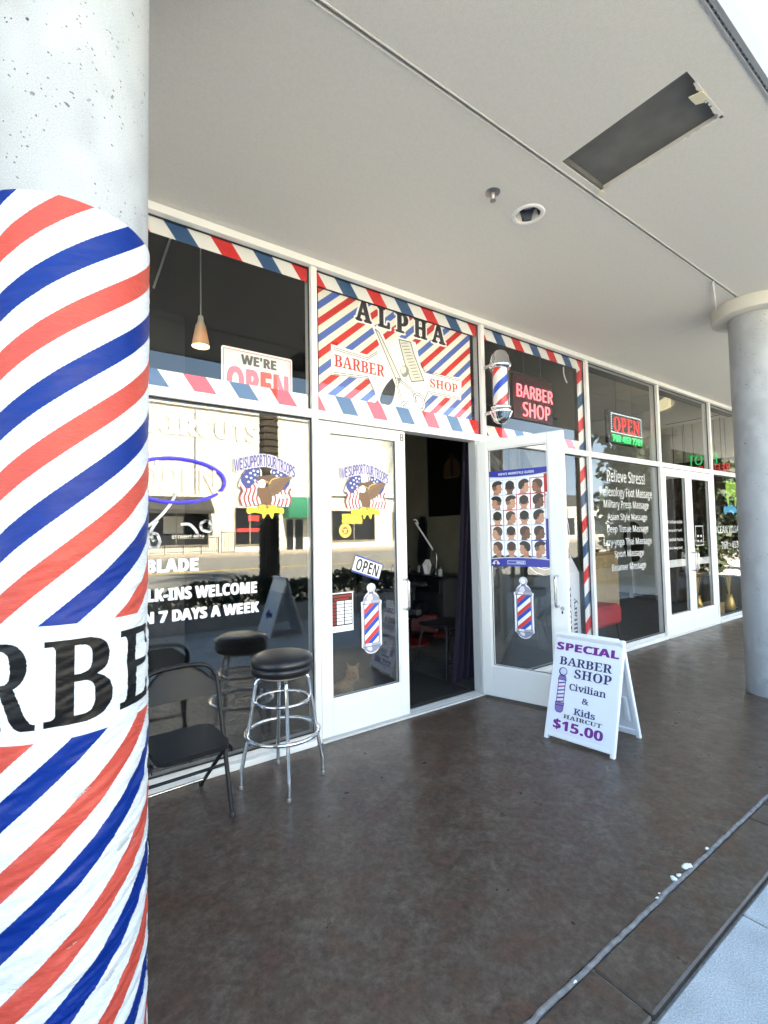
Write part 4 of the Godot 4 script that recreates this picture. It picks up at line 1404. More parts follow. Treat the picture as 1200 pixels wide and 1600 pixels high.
func massage_front() -> void:
	var b := thing("massage_shop_front", "white framed glass front of the massage shop beyond the barber", "shop front")
	var R0 := 2.146
	var R1 := 2.204
	for m in [[6.342, 6.385], [7.912, 7.955], [9.50, 9.543]]:
		mullion(b, m[0], m[1], 0.0, 3.19)
	part(b, "head_rail", box(Vector3(4.7965, 3.1905, ZB + 0.001), Vector3(9.543, H - 0.001, 0.010), 0.0025), M.alu)
	for e in [[4.7965, 6.342], [6.385, 7.912], [7.955, 9.50]]:
		rail(b, "transom_rail", e[0], e[1], R0, R1)
		pane(b, "transom_pane", e[0], e[1], R1, 3.19, -0.040, 0.0)
		gasket(b, e[0], e[1], R1, 3.19)
	for e in [[4.7965, 6.342], [7.955, 9.50]]:
		part(b, "sill", box(Vector3(e[0], 0.0, ZB + 0.001), Vector3(e[1], 0.037, 0.012), 0.003), M.alu)
		part(b, "sill_stop", box(Vector3(e[0], 0.038, -0.09), Vector3(e[1], 0.075, -0.030), 0.002), M.alu_in)
		gasket(b, e[0], e[1], 0.075, R0)
	var w := pane(b, "window_pane", 4.7965, 6.342, 0.07, R0, -0.040, 0.0)
	var f := font("sans")
	var y := 2.045
	for e in [["Relieve Stress!", 5.172, 6.028, 1.905, 2.05], ["Reflexology Foot Massage", 5.016, 6.187, 1.710, 1.850], ["Military Press Massage", 5.084, 6.093, 1.583, 1.702], ["Asian Style Massage", 5.152, 6.048, 1.447, 1.552], ["Deep Tissue Massage", 5.130, 6.067, 1.309, 1.412], ["Lazy-yoga Thai Massage", 5.055, 6.134, 1.160, 1.268], ["Sport Massage", 5.269, 5.932, 1.026, 1.124], ["Boomer Massage", 5.205, 5.965, 0.875, 0.975]]:
		letters(w, "lettering", e[0], font("sans"), e[1], e[2], e[3], e[4], MASSAGE_Z, M.white_vinyl, 0.0012, false, 0.7)
	var w2 := pane(b, "window_pane", 7.955, 9.50, 0.07, R0, -0.040, 0.0)
	letters(w2, "lettering", "OCEAN VILLAGE M", font("sans_bold"), 8.02, 9.30, 1.285, 1.395, MASSAGE_Z, M.white_vinyl)
	letters(w2, "lettering", "760 - 453 -", font("sans_bold"), 8.245, 8.99, 1.045, 1.158, MASSAGE_Z, M.white_vinyl)
	# emblem: green lotus over a blue lying figure
	var em := mb()
	for e in [[8.62, 1.99, 0.10, 0.13, 0.5], [8.84, 1.99, 0.10, 0.13, -0.5], [8.73, 2.03, 0.07, 0.10, 0.0], [8.57, 1.86, 0.045, 0.15, 0.25], [8.89, 1.86, 0.045, 0.15, -0.25]]:
		aprism(em, ellp(e[0], e[1] - 0.03, e[2], e[3], e[4], 24), MASSAGE_Z - 0.001, MASSAGE_Z)
	part(w2, "lotus_emblem", em.commit(), plain(0.35, 0.62, 0.06, 0.5))
	var fg := mb()
	aprism(fg, ellp(8.47, 1.63, 0.075, 0.062, 0.0, 20), MASSAGE_Z - 0.001, MASSAGE_Z)
	aprism(fg, curve(P2([8.52, 1.66, 8.60, 1.715, 8.75, 1.71, 8.90, 1.66, 9.10, 1.64, 9.28, 1.60, 9.25, 1.57, 9.0, 1.59, 8.82, 1.60, 8.78, 1.555, 8.70, 1.60, 8.55, 1.60]), 5), MASSAGE_Z - 0.0012, MASSAGE_Z + 0.0002)
	part(w2, "figure_emblem", fg.commit(), plain(0.08, 0.42, 0.75, 0.5))
	# pair of closed doors with push bars
	part(b, "threshold", box(Vector3(6.385, 0.0, -0.10), Vector3(7.912, 0.013, 0.012), 0.003), M.alu)
	for s in 2:
		var d := leaf(b, "door", 0.760, 0.10 if s == 0 else 0.085, 0.675 if s == 0 else 0.660, 0.018, 2.138, 0.262, 2.05)
		d.position = Vector3(6.387 if s == 0 else 7.150, 0, -0.008)
		part(d, "push_bar", box(Vector3(0.09, 0.862, -0.075), Vector3(0.67, 0.955, -0.046), 0.004), M.alu)
		pull_handle(d, 0.725 if s == 0 else 0.035, 0.80, 1.04, 0.0)
		if s == 0:
			var k := 0
			for t in ["100 Certificates Available", "Therapeutic Touch", "Certified Practice", "California Therapy Council"]:
				letters(d, "lettering", t, font("sans_bold"), 0.15 + 0.02 * (k % 3), 0.60 - 0.03 * (k % 2), 1.43 - 0.115 * k, 1.475 - 0.115 * k, -0.0362, M.white_vinyl)
				k += 1
			part(d, "sticker", box(Vector3(0.105, 1.01, -0.0368), Vector3(0.145, 1.10, -0.036)), M.white_vinyl)
			part(d, "sticker", box(Vector3(0.105, 1.24, -0.0368), Vector3(0.125, 1.30, -0.036)), M.white_vinyl)
		else:
			var fr := mb()
			for e in [[0.22, 0.235, 1.12, 1.40], [0.465, 0.48, 1.12, 1.40], [0.235, 0.465, 1.12, 1.135], [0.235, 0.465, 1.385, 1.40], [0.27, 0.33, 1.17, 1.20], [0.37, 0.43, 1.17, 1.20], [0.27, 0.33, 1.24, 1.27], [0.37, 0.43, 1.24, 1.27]]:
				abox(fr, Vector3(e[0], e[2], -0.0368), Vector3(e[1], e[3], -0.036))
			part(d, "sticker", fr.commit(), M.white_vinyl)

# ---------------------------------------------------------------- rooms behind the glass
func barber_room() -> void:
	var r := Node3D.new()
	r.name = "barber_shop_room"
	add_child(r)
	r.set_meta("kind", "structure")
	part(r, "floor", box(Vector3(-4.2, -0.2, -9.0), Vector3(4.70, 0.008, -0.1201)), M.room_carpet)
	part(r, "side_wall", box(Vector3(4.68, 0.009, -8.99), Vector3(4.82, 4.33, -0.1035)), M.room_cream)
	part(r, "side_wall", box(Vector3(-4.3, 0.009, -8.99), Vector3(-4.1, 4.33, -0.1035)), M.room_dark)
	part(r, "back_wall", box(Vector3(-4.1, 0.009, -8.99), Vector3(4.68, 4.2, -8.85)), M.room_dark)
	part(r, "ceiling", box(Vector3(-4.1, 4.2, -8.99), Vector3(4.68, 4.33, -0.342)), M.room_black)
	part(r, "partition", box(Vector3(-1.2, 0.009, -2.75), Vector3(1.28, 3.80, -2.62)), plain(0.05, 0.052, 0.055, 0.8))
	# black entrance mat
	solo("door_mat", box(Vector3(1.75, 0.0085, -0.95), Vector3(3.02, 0.017, -0.16), 0.003), M.mat_rubber, "black rubber mat inside the open barber shop door", "mat")
	# hanging lamp
	var p := thing("pendant_lamp", "lit bell shaped pendant lamp hanging behind the barber's window", "lamp", Vector3(1.02, 2.862, -1.0))
	part(p, "cord", tube([Vector3(0, 0.235, 0), Vector3(0, 1.338, 0)], 0.0055, 8), M.room_white)
	part(p, "cap", lathe([Vector2(0, 0.245), Vector2(0.020, 0.243), Vector2(0.022, 0.205), Vector2(0.028, 0.190), Vector2(0.030, 0.178)], 20), M.alu_in)
	var shade := plain(0.70, 0.62, 0.46, 0.4)
	shade.backlight_enabled = true
	shade.backlight = Color(0.35, 0.28, 0.16)
	part(p, "shade", lathe([Vector2(0.028, 0.182), Vector2(0.038, 0.170), Vector2(0.058, 0.06), Vector2(0.068, 0.0), Vector2(0.064, 0.001), Vector2(0.054, 0.06), Vector2(0.034, 0.165), Vector2(0.0, 0.172)], 28), shade)
	part(p, "bulb", lathe([Vector2(0, 0.012), Vector2(0.026, 0.020), Vector2(0.040, 0.045), Vector2(0.030, 0.075), Vector2(0.014, 0.10), Vector2(0, 0.105)], 20), glow(1.0, 0.74, 0.30, 1.2))
	var o := OmniLight3D.new()
	o.name = "lamp_light"
	o.light_color = Color(1.0, 0.80, 0.48)
	o.light_energy = 0.02
	o.light_size = 0.03
	o.omni_range = 8.0
	o.omni_attenuation = 2.0
	o.shadow_enabled = true
	p.add_child(o)
	o.position = Vector3(0, 0.05, 0)
	# white rod high up at the left
	solo("ceiling_rod", tube([Vector3(0.953, 4.199, -1.2), Vector3(0.713, 3.332, -1.2)], 0.009, 8), M.room_white, "thin white rod slanting down from the dark barber shop ceiling", "rod")
	# curtain drawn to the right of the doorway
	var st := mb()
	var cols := 46
	var rows := 14
	var G := []
	for j in rows + 1:
		var row := []
		var t := float(j) / rows                              # 0 at the floor
		var y := lerpf(0.035, 2.60, t)
		var xl := lerpf(2.985, 3.23, pow(t, 0.8))
		var xr := lerpf(3.36, 3.55, t)
		for i in cols + 1:
			var s := float(i) / cols
			var a := s * TAU * 4.5
			row.append(Vector3(lerpf(xl, xr, s), y, -0.33 + sin(a) * (0.035 - 0.015 * t) + 0.012 * sin(a * 0.37 + t * 3.0)))
		G.append(row)
	grid_mesh(st, G)
	solo("curtain", st.commit(), M.purple, "dark purple curtain hanging in folds just inside the open door", "curtain")
	solo("curtain_rail", tube([Vector3(3.16, 2.61, -0.33), Vector3(4.679, 2.61, -0.33)], 0.011, 8), M.black, "black rail holding the purple curtain inside the door", "rail")
	# framed dark picture on the side wall
	var im := canvas(512, 640, Color(0.035, 0.032, 0.034))
	for k in 26:
		rng.seed = 200 + k
		fillp(im, ellp(rng.randf() * 512, rng.randf() * 640, rng.randf_range(8, 40), rng.randf_range(8, 30), rng.randf()), Color(0.05 + rng.randf() * 0.04, 0.035, 0.035))
	fillp(im, curve(P2([190, 250, 235, 212, 260, 204, 290, 204, 315, 214, 352, 255, 365, 340, 330, 362, 318, 300, 312, 358, 232, 358, 226, 300, 212, 362, 178, 340]), 4), Color(0.30, 0.22, 0.15))
	fillp(im, P2([262, 205, 285, 205, 292, 355, 258, 355]), Color(0.10, 0.07, 0.06))
	fillp(im, ellp(272, 178, 22, 30), Color(0.26, 0.18, 0.13))
	fillp(im, ellp(272, 160, 24, 18), Color(0.05, 0.04, 0.04))
	im.fill_rect(Rect2i(205, 352, 130, 12), Color(0.34, 0.30, 0.24))
	for k in 5:
		fillp(im, ellp(120 + k * 75, 70 + (k % 2) * 20, 22, 14), Color(0.22, 0.10, 0.08))
	var pic := thing("wall_picture", "large dark framed picture of a seated figure in a tan jacket", "picture", Vector3(4.679, 0, 0), -PI / 2)
	part(pic, "frame", boxes([[Vector3(-2.52, 1.60, 0.001), Vector3(-1.55, 2.80, 0.012)]], 0.003), M.black)
	part(pic, "print", sheet(-2.50, -1.57, 1.62, 2.78, 0.014), printed(im, 0.3))
	# station: counter with drawers, things on it
	var c := thing("barber_station", "dark barber counter with drawers along the side wall", "counter")
	part(c, "worktop", box(Vector3(4.20, 0.765, -3.9), Vector3(4.675, 0.797, -1.75), 0.004), M.black_paint)
	part(c, "cabinet", box(Vector3(4.25, 0.0085, -3.88), Vector3(4.672, 0.764, -1.78), 0.004), M.room_dark)
	for k in 4:
		part(c, "drawer", box(Vector3(4.236, 0.58, -1.84 - k * 0.5), Vector3(4.2495, 0.74, -2.28 - k * 0.5), 0.003), M.black)
		part(c, "drawer_handle", box(Vector3(4.222, 0.655, -2.0 - k * 0.5), Vector3(4.2355, 0.668, -2.12 - k * 0.5), 0.003), M.steel)
	rng.seed = 31
	for k in 9:
		var hgt := rng.randf_range(0.08, 0.2)
		var rad := rng.randf_range(0.018, 0.032)
		var b := thing("bottle", ["pale tub nearest the door on the barber counter", "first dark bottle behind the pale tub on the barber counter", "second dark bottle on the barber counter from the door", "third dark bottle on the barber counter from the door", "pale tub in the middle of the barber counter", "dark bottle just beyond the middle tub on the counter", "dark bottle sixth along the barber counter from the door", "dark bottle second from the far end of the counter row", "pale tub at the far end of the counter row"][k], "bottle", Vector3(4.36 + rng.randf_range(-0.08, 0.2), 0.7975, -1.9 - k * 0.17), 0.0, "bottles on the barber counter")
		part(b, "body", lathe([Vector2(0, 0), Vector2(rad, 0.001), Vector2(rad, hgt * 0.7), Vector2(rad * 0.5, hgt * 0.82), Vector2(rad * 0.45, hgt * 0.86)], 16), [plain(0.02, 0.02, 0.025, 0.2), plain(0.05, 0.04, 0.03, 0.3), plain(0.04, 0.05, 0.07, 0.2), plain(0.35, 0.35, 0.33, 0.4)][0 if k % 4 == 1 else (3 if k % 4 == 0 else k % 3)])
		part(b, "cap", lathe([Vector2(rad * 0.48, hgt * 0.84), Vector2(rad * 0.48, hgt), Vector2(0, hgt)], 14), M.black)
	# black cape on a hook
	var cp := thing("hanging_cape", "black barber cape hanging on the cream side wall", "cape", Vector3(4.679, 0, -2.63), -PI / 2)
	part(cp, "cloth", prism(curve(P2([-0.03, 1.60, 0.04, 1.60, 0.08, 1.50, 0.07, 1.36, 0.12, 1.22, 0.13, 1.0, 0.10, 0.90, 0.02, 0.92, -0.06, 0.89, -0.12, 0.98, -0.10, 1.22, -0.07, 1.36, -0.08, 1.50]), 5), 0.012, 0.05), M.black)
	part(cp, "hook", box(Vector3(-0.01, 1.58, 0.0), Vector3(0.01, 1.62, 0.03), 0.003), M.steel)
	# white magnifier-lamp arm over the counter
	var la := thing("arm_lamp", "white jointed arm lamp leaning over the barber counter", "lamp", Vector3(4.46, 0.7975, -2.14))
	part(la, "base", lathe([Vector2(0, 0), Vector2(0.06, 0.001), Vector2(0.06, 0.016), Vector2(0.012, 0.02), Vector2(0.012, 0.06)], 20), M.black)
	part(la, "lower_arm", tube(smooth([Vector3(0, 0.05, 0), Vector3(0, 0.24, 0.01), Vector3(0, 0.33, -0.03), Vector3(0, 0.345, -0.07)]), 0.007, 8), M.steel)
	part(la, "upper_arm", tube([Vector3(0, 0.33, -0.06), Vector3(0, 0.72, -0.43)], 0.013, 8), M.white_vinyl)
	part(la, "lamp_head", tube(smooth([Vector3(0, 0.70, -0.37), Vector3(0, 0.76, -0.42), Vector3(0, 0.76, -0.47)]), 0.011, 8), M.white_vinyl)
	# paper stack
	var pa := thing("towel_stack", "white folded towel tilted on the barber counter", "towel", Vector3(4.36, 0.7978, -2.22), 0.5)
	part(pa, "towel", prism(P2([-0.10, 0.14, -0.02, 0.0, 0.03, 0.0, 0.10, 0.12, 0.03, 0.20]), -0.03, 0.03), M.white_vinyl)
	# barber chair
	var ch := thing("barber_chair", "black barber chair with a red base inside the shop", "chair", Vector3(3.72, 0.0085, -1.95), 0.6)
	part(ch, "base", lathe([Vector2(0, 0), Vector2(0.33, 0.002), Vector2(0.33, 0.025), Vector2(0.25, 0.05), Vector2(0.08, 0.07), Vector2(0.06, 0.3), Vector2(0, 0.3)], 36), M.red_plastic)
	part(ch, "seat", box(Vector3(-0.27, 0.34, -0.26), Vector3(0.27, 0.50, 0.30), 0.05), M.vinyl)
	part(ch, "pedestal", lathe([Vector2(0.07, 0.28), Vector2(0.09, 0.34), Vector2(0, 0.341)], 20), M.dull_metal)
	part(ch, "backrest", prism(curve(P2([-0.25, 0.5, -0.26, 0.95, -0.18, 1.06, 0.18, 1.06, 0.26, 0.95, 0.25, 0.5]), 4), -0.05, 0.05, Transform3D(Basis(Vector3.RIGHT, -0.15), Vector3(0, 0.02, -0.26))), M.vinyl)
	for s in [-1, 1]:
		part(ch, "armrest", boxes([[Vector3(s * 0.30, 0.66, -0.22), Vector3(s * 0.37, 0.71, 0.22)], [Vector3(s * 0.32, 0.40, -0.10), Vector3(s * 0.35, 0.66, 0.06)], [Vector3(s * 0.26, 0.40, -0.10), Vector3(s * 0.35, 0.44, 0.06)]], 0.012), M.black)
	part(ch, "footrest", boxes([[Vector3(-0.2, 0.12, 0.42), Vector3(0.2, 0.16, 0.60)], [Vector3(-0.03, 0.14, 0.1), Vector3(0.03, 0.36, 0.44)]], 0.012), M.red_plastic)
	# a low stool half hidden by the curtain
	var sc := thing("low_stool", "low black stool with splayed legs behind the purple curtain", "stool", Vector3(3.32, 0.0085, -0.72))
	for q in [[-1, -1], [1, -1], [1, 1], [-1, 1]]:
		part(sc, "leg", tube([Vector3(q[0] * 0.25, 0, q[1] * 0.24), Vector3(q[0] * 0.17, 0.43, q[1] * 0.17)], 0.012, 8), M.black)
	part(sc, "stretcher", tube([Vector3(-0.225, 0.13, 0.215), Vector3(0.225, 0.13, 0.215)], 0.008, 8), M.black)
	part(sc, "seat", box(Vector3(-0.21, 0.43, -0.21), Vector3(0.21, 0.47, 0.21), 0.015), M.black)
	cat()

func grid_mesh(st: SurfaceTool, G: Array) -> void:
	var rows := G.size()
	var cols: int = G[0].size()
	for j in rows:
		for i in cols:
			var du: Vector3 = G[j][mini(i + 1, cols - 1)] - G[j][maxi(i - 1, 0)]
			var dv: Vector3 = G[mini(j + 1, rows - 1)][i] - G[maxi(j - 1, 0)][i]
			st.set_normal(du.cross(dv).normalized())
			st.set_uv(Vector2(float(i) / (cols - 1), 1.0 - float(j) / (rows - 1)))
			st.add_vertex(G[j][i])
	for j in rows - 1:
		for i in cols - 1:
			var a := j * cols + i
			for k in [a, a + cols, a + 1, a + 1, a + cols, a + cols + 1]:
				st.add_index(k)

# one continuous skin round tapered bones (smooth minimum, surface nets)
func skin(bones: Array, cell: float, k := 0.02) -> ArrayMesh:
	var lo := Vector3.ONE * 1e9
	var hi := -lo
	for b in bones:
		for e in [[b[0], b[2]], [b[1], b[3]]]:
			lo = lo.min(e[0] - Vector3.ONE * (e[1] + 2 * cell))
			hi = hi.max(e[0] + Vector3.ONE * (e[1] + 2 * cell))
	var n := Vector3i(((hi - lo) / cell).ceil()) + Vector3i.ONE
	var f := PackedFloat32Array()
	f.resize(n.x * n.y * n.z)
	f.fill(1.0)
	for b in bones:
		var A: Vector3 = b[0]
		var B: Vector3 = b[1]
		var ra: float = b[2]
		var rb: float = b[3]
		var ab := B - A
		var l2 := maxf(ab.length_squared(), 1e-9)
		var pad := maxf(ra, rb) + k * 2.0 + 2 * cell
		var i0 := Vector3i(((A.min(B) - Vector3.ONE * pad - lo) / cell).floor()).clamp(Vector3i.ZERO, n - Vector3i.ONE)
		var i1 := Vector3i(((A.max(B) + Vector3.ONE * pad - lo) / cell).ceil()).clamp(Vector3i.ZERO, n - Vector3i.ONE)
		for z in range(i0.z, i1.z + 1):
			for y in range(i0.y, i1.y + 1):
				for x in range(i0.x, i1.x + 1):
					var p := lo + Vector3(x, y, z) * cell
					var t := clampf((p - A).dot(ab) / l2, 0.0, 1.0)
					var d := p.distance_to(A + ab * t) - lerpf(ra, rb, t)
					var q := x + n.x * (y + n.y * z)
					var o := f[q]
					var h := clampf(0.5 + 0.5 * (o - d) / k, 0.0, 1.0)
					f[q] = lerpf(o, d, h) - k * h * (1.0 - h)
	var st := mb()
	var idx := {}
	var verts: Array[Vector3] = []
	var sx := 1
	var sy := n.x
	var sz := n.x * n.y
	var corner := [0, sx, sy, sx + sy, sz, sx + sz, sy + sz, sx + sy + sz]
	var off := [Vector3(0, 0, 0), Vector3(1, 0, 0), Vector3(0, 1, 0), Vector3(1, 1, 0), Vector3(0, 0, 1), Vector3(1, 0, 1), Vector3(0, 1, 1), Vector3(1, 1, 1)]
	var edges := [[0, 1], [0, 2], [0, 4], [1, 3], [1, 5], [2, 3], [2, 6], [3, 7], [4, 5], [4, 6], [5, 7], [6, 7]]
	for z in n.z - 1:
		for y in n.y - 1:
			for x in n.x - 1:
				var q := x + sy * y + sz * z
				var s := 0
				for c in 8:
					if f[q + corner[c]] < 0.0:
						s += 1
				if s == 0 or s == 8:
					continue
				var sum := Vector3.ZERO
				var m := 0
				for e in edges:
					var fa := f[q + corner[e[0]]]
					var fb := f[q + corner[e[1]]]
					if (fa < 0.0) != (fb < 0.0):
						sum += (off[e[0]] as Vector3).lerp(off[e[1]], fa / (fa - fb))
						m += 1
				idx[q] = verts.size()
				verts.append(lo + (Vector3(x, y, z) + sum / m) * cell)
	var norms: Array[Vector3] = []
	for v in verts:
		var g := (v - lo) / cell
		var c := Vector3i(g).clamp(Vector3i.ONE, n - Vector3i.ONE * 3)
		var q := c.x + sy * c.y + sz * c.z
		norms.append(Vector3(f[q + sx] + f[q + 2 * sx] - f[q] - f[q - sx], f[q + sy] + f[q + 2 * sy] - f[q] - f[q - sy], f[q + sz] + f[q + 2 * sz] - f[q] - f[q - sz]).normalized())
	for q in idx:
		for ax in [[sx, sy, sz], [sy, sx, sz], [sz, sx, sy]]:
			if (f[q] < 0.0) != (f[q + ax[0]] < 0.0):
				var a = idx.get(q)
				var b = idx.get(q - ax[1])
				var c = idx.get(q - ax[1] - ax[2])
				var d = idx.get(q - ax[2])
				if a != null and b != null and c != null and d != null:
					squad(st, [verts[a], verts[b], verts[c], verts[d]], [norms[a], norms[b], norms[c], norms[d]])
	return st.commit()

func cat() -> void:
	# small cat sitting hunched behind the closed leaf, its big-eared head turned towards the street
	var c := thing("cat", "small ginger cat with large ears sitting behind the closed glass door", "cat", Vector3(1.90, 0.0085, -0.36))
	var V := func(x: float, y: float, z: float) -> Vector3: return Vector3(x, y, z)
	var h := Vector3(0.078, 0.288, 0.01)
	var bones := [
		[V.call(-0.045, 0.085, -0.01), V.call(-0.02, 0.165, 0.0), 0.084, 0.072],
		[V.call(-0.02, 0.165, 0.0), V.call(0.035, 0.215, 0.005), 0.070, 0.050],
		[V.call(0.035, 0.215, 0.005), h - Vector3(0.008, 0.025, 0), 0.042, 0.030],
		[V.call(-0.095, 0.055, 0.03), V.call(-0.06, 0.10, 0.03), 0.055, 0.052],
		[V.call(0.01, 0.055, -0.07), V.call(0.0, 0.10, -0.05), 0.052, 0.050],
		[V.call(-0.08, 0.020, 0.06), V.call(0.01, 0.018, 0.085), 0.021, 0.018],
		[V.call(0.02, 0.020, -0.06), V.call(0.09, 0.018, -0.05), 0.021, 0.018],
		[V.call(0.03, 0.17, 0.03), V.call(0.065, 0.09, 0.035), 0.034, 0.022],
		[V.call(0.065, 0.09, 0.035), V.call(0.072, 0.017, 0.04), 0.020, 0.017],
		[V.call(0.04, 0.17, -0.03), V.call(0.085, 0.09, -0.02), 0.034, 0.022],
		[V.call(0.085, 0.09, -0.02), V.call(0.098, 0.017, -0.015), 0.020, 0.017],
		[h + Vector3(-0.006, 0.006, -0.008), h + Vector3(0.006, 0.0, 0.006), 0.043, 0.040],
		[h + Vector3(0.006, -0.014, 0.03), h + Vector3(0.010, -0.024, 0.050), 0.022, 0.015],
		[h + Vector3(-0.024, 0.028, -0.006), h + Vector3(-0.046, 0.086, -0.012), 0.020, 0.004],
		[h + Vector3(0.026, 0.026, -0.006), h + Vector3(0.074, 0.066, -0.016), 0.020, 0.004],
		[V.call(-0.11, 0.03, -0.02), V.call(-0.15, 0.022, 0.05), 0.022, 0.018],
		[V.call(-0.15, 0.022, 0.05), V.call(-0.08, 0.018, 0.10), 0.018, 0.013]]
	var fur := grained(lin(0.34, 0.20, 0.105), lin(0.54, 0.37, 0.22), 5.0, 12.0, 0.9, 0.4, 141, 0.42)
	part(c, "body", skin(bones, 0.0075, 0.016), fur)
	var ball := lathe([Vector2(0, -0.0065), Vector2(0.0055, -0.003), Vector2(0.0065, 0), Vector2(0.0055, 0.003), Vector2(0, 0.0065)], 12)
	part(c, "eye", ball, plain(0.02, 0.02, 0.01, 0.1), h + Vector3(-0.015, 0.010, 0.036))
	part(c, "eye", ball, plain(0.02, 0.02, 0.01, 0.1), h + Vector3(0.026, 0.010, 0.034))
	part(c, "nose", lathe([Vector2(0, -0.004), Vector2(0.005, 0), Vector2(0, 0.004)], 8), plain(0.30, 0.12, 0.10, 0.5), h + Vector3(0.011, -0.019, 0.0645))
	part(c, "collar", tube(ringpath(Vector3.ZERO, 0.0395, 24), 0.004, 8, true), M.black, Vector3(0.052, 0.238, 0.006)).rotation.z = -0.7

func massage_room() -> void:
	var r := Node3D.new()
	r.name = "massage_shop_room"
	add_child(r)
	r.set_meta("kind", "structure")
	part(r, "floor", box(Vector3(4.71, -0.2, -6.0), Vector3(9.9, 0.008, -0.1201)), M.dark_carpet)
	part(r, "side_wall", box(Vector3(4.821, 0.009, -5.99), Vector3(4.975, 4.33, -0.1035)), M.room_white)
	part(r, "side_wall", boxes([[Vector3(9.6, 0.009, -5.99), Vector3(9.75, 4.33, -1.42)], [Vector3(9.6, 0.009, -1.42), Vector3(9.75, 0.45, -0.1035)], [Vector3(9.6, 3.34, -1.42), Vector3(9.75, 4.33, -0.1035)]]), M.room_white)
	part(r, "back_wall", box(Vector3(4.975, 0.009, -5.99), Vector3(9.6, 4.0, -5.85)), M.room_white)
	part(r, "skirting", box(Vector3(9.585, 0.009, -5.84), Vector3(9.5995, 0.10, -1.42)), M.dark_carpet)
	part(r, "ceiling", box(Vector3(4.975, 3.70, -5.99), Vector3(9.6, 4.33, -0.342)), M.room_dark)
	for i in 8:
		for j in 8:
			part(r, "ceiling_tile", box(Vector3(4.98 + i * 0.578, 3.66, -0.345 - j * 0.6), Vector3(4.98 + (i + 1) * 0.578 - 0.018, 3.685, -0.345 - (j + 1) * 0.6 + 0.018), 0.003), M.tile_white)
	part(r, "ceiling_grid", box(Vector3(4.976, 3.686, -5.8), Vector3(9.599, 3.699, -0.343)), M.room_white)
	# dark side window with blinds above and a brown curtain below
	var sw := thing("side_window", "tall side window at the end of the massage shop with grey frame", "window")
	part(sw, "frame", boxes([[Vector3(9.60, 0.4505, -1.419), Vector3(9.66, 3.339, -1.36)], [Vector3(9.60, 0.4505, -0.16), Vector3(9.66, 3.339, -0.104)], [Vector3(9.601, 2.30, -1.36), Vector3(9.659, 2.37, -0.16)]], 0.003), M.alu_in)
	var sg := mb()
	abox(sg, Vector3(9.625, 0.451, -1.359), Vector3(9.631, 2.299, -0.161))
	abox(sg, Vector3(9.625, 2.371, -1.359), Vector3(9.631, 3.338, -0.161))
	part(sw, "pane", sg.commit(), M.far_glass)
	var bl := thing("vertical_blind", "pale vertical slat blind over the massage shop side window", "blind")
	part(bl, "head_rail", box(Vector3(9.50, 3.25, -1.36), Vector3(9.56, 3.30, -0.16), 0.004), M.room_white)
	for k in 14:
		var z := -0.20 - k * 0.083
		part(bl, "slat", boxes([[Vector3(9.505 + 0.02 * (k % 2), 2.56, z - 0.078), Vector3(9.508 + 0.02 * (k % 2), 3.2495, z)]]), M.tile_white)
	var st := mb()
	var G := []
	for j in 5:
		var row := []
		for i in 81:
			var s := i / 80.0
			row.append(Vector3(9.555 + 0.022 * sin(s * TAU * 9.0), lerpf(0.02, 2.28, j / 4.0), lerpf(-0.15, -1.38, s)))
		G.append(row)
	grid_mesh(st, G)
	solo("brown_curtain", st.commit(), M.brown_cloth, "dark brown curtain covering the massage shop side window", "curtain")
	# lettering tubes seen from behind: FOOT REFLEXOLOGY faces out of the side window
	var ns := thing("reflexology_neon", "green and red neon sign FOOT REFLEXOLOGY seen mirrored from behind", "neon sign", Vector3(9.47, 0, 0), -PI / 2)
	letters(ns, "green_tubes", "FOOT", font("sans"), -0.93, -0.48, 2.48, 2.66, 0.0, M.neon_green, 0.012, true)
	letters(ns, "red_tubes", "REFLEXOLOGY", font("sans"), -1.10, -0.30, 2.33, 2.46, 0.0, M.neon_red, 0.012, true)
	part(ns, "back_frame", boxes([[Vector3(-1.12, 2.30, -0.012), Vector3(-0.28, 2.312, -0.004)], [Vector3(-0.99, 2.312, -0.012), Vector3(-0.98, 3.26, -0.004)], [Vector3(-0.42, 2.312, -0.012), Vector3(-0.41, 3.26, -0.004)]]), M.black)
	# emergency light on the ceiling
	var el := thing("emergency_light", "cream emergency light box hanging under the massage shop ceiling", "light", Vector3(7.93, 3.23, -0.62), 0.9)
	part(el, "box", box(Vector3(-0.15, 0.0, -0.03), Vector3(0.15, 0.17, 0.03), 0.012), glow(1.0, 0.86, 0.48, 0.06))
	part(el, "stem", tube([Vector3(0, 0.16, 0), Vector3(0, 0.429, 0)], 0.012, 8), M.room_white)
	var eo := OmniLight3D.new()
	eo.name = "emergency_glow"
	eo.light_color = Color(1.0, 0.9, 0.65)
	eo.light_energy = 0.01
	eo.light_size = 0.1
	eo.omni_range = 8.0
	eo.omni_attenuation = 2.0
	eo.shadow_enabled = true
	el.add_child(eo)
	eo.position = Vector3(0, 0.08, 0.06)
	# tall mirror-like oval, desk and shelf
	var dk := thing("reception_desk", "wooden reception desk with a pale front in the massage shop", "desk", Vector3(6.58, 0.0085, -1.2))
	part(dk, "worktop", box(Vector3(-0.75, 1.0, -0.35), Vector3(0.42, 1.04, 0.33), 0.006), M.wood)
	part(dk, "front_panel", box(Vector3(-0.70, 0.0, 0.22), Vector3(0.36, 0.999, 0.28), 0.004), M.wood_pale)
	part(dk, "side_panel", box(Vector3(0.32, 0.0, -0.32), Vector3(0.37, 0.999, 0.219), 0.004), M.room_white)
	var bx := thing("desk_clutter", "small dark tray and papers on the wooden reception desk", "tray", Vector3(6.55, 1.0490, -1.15))
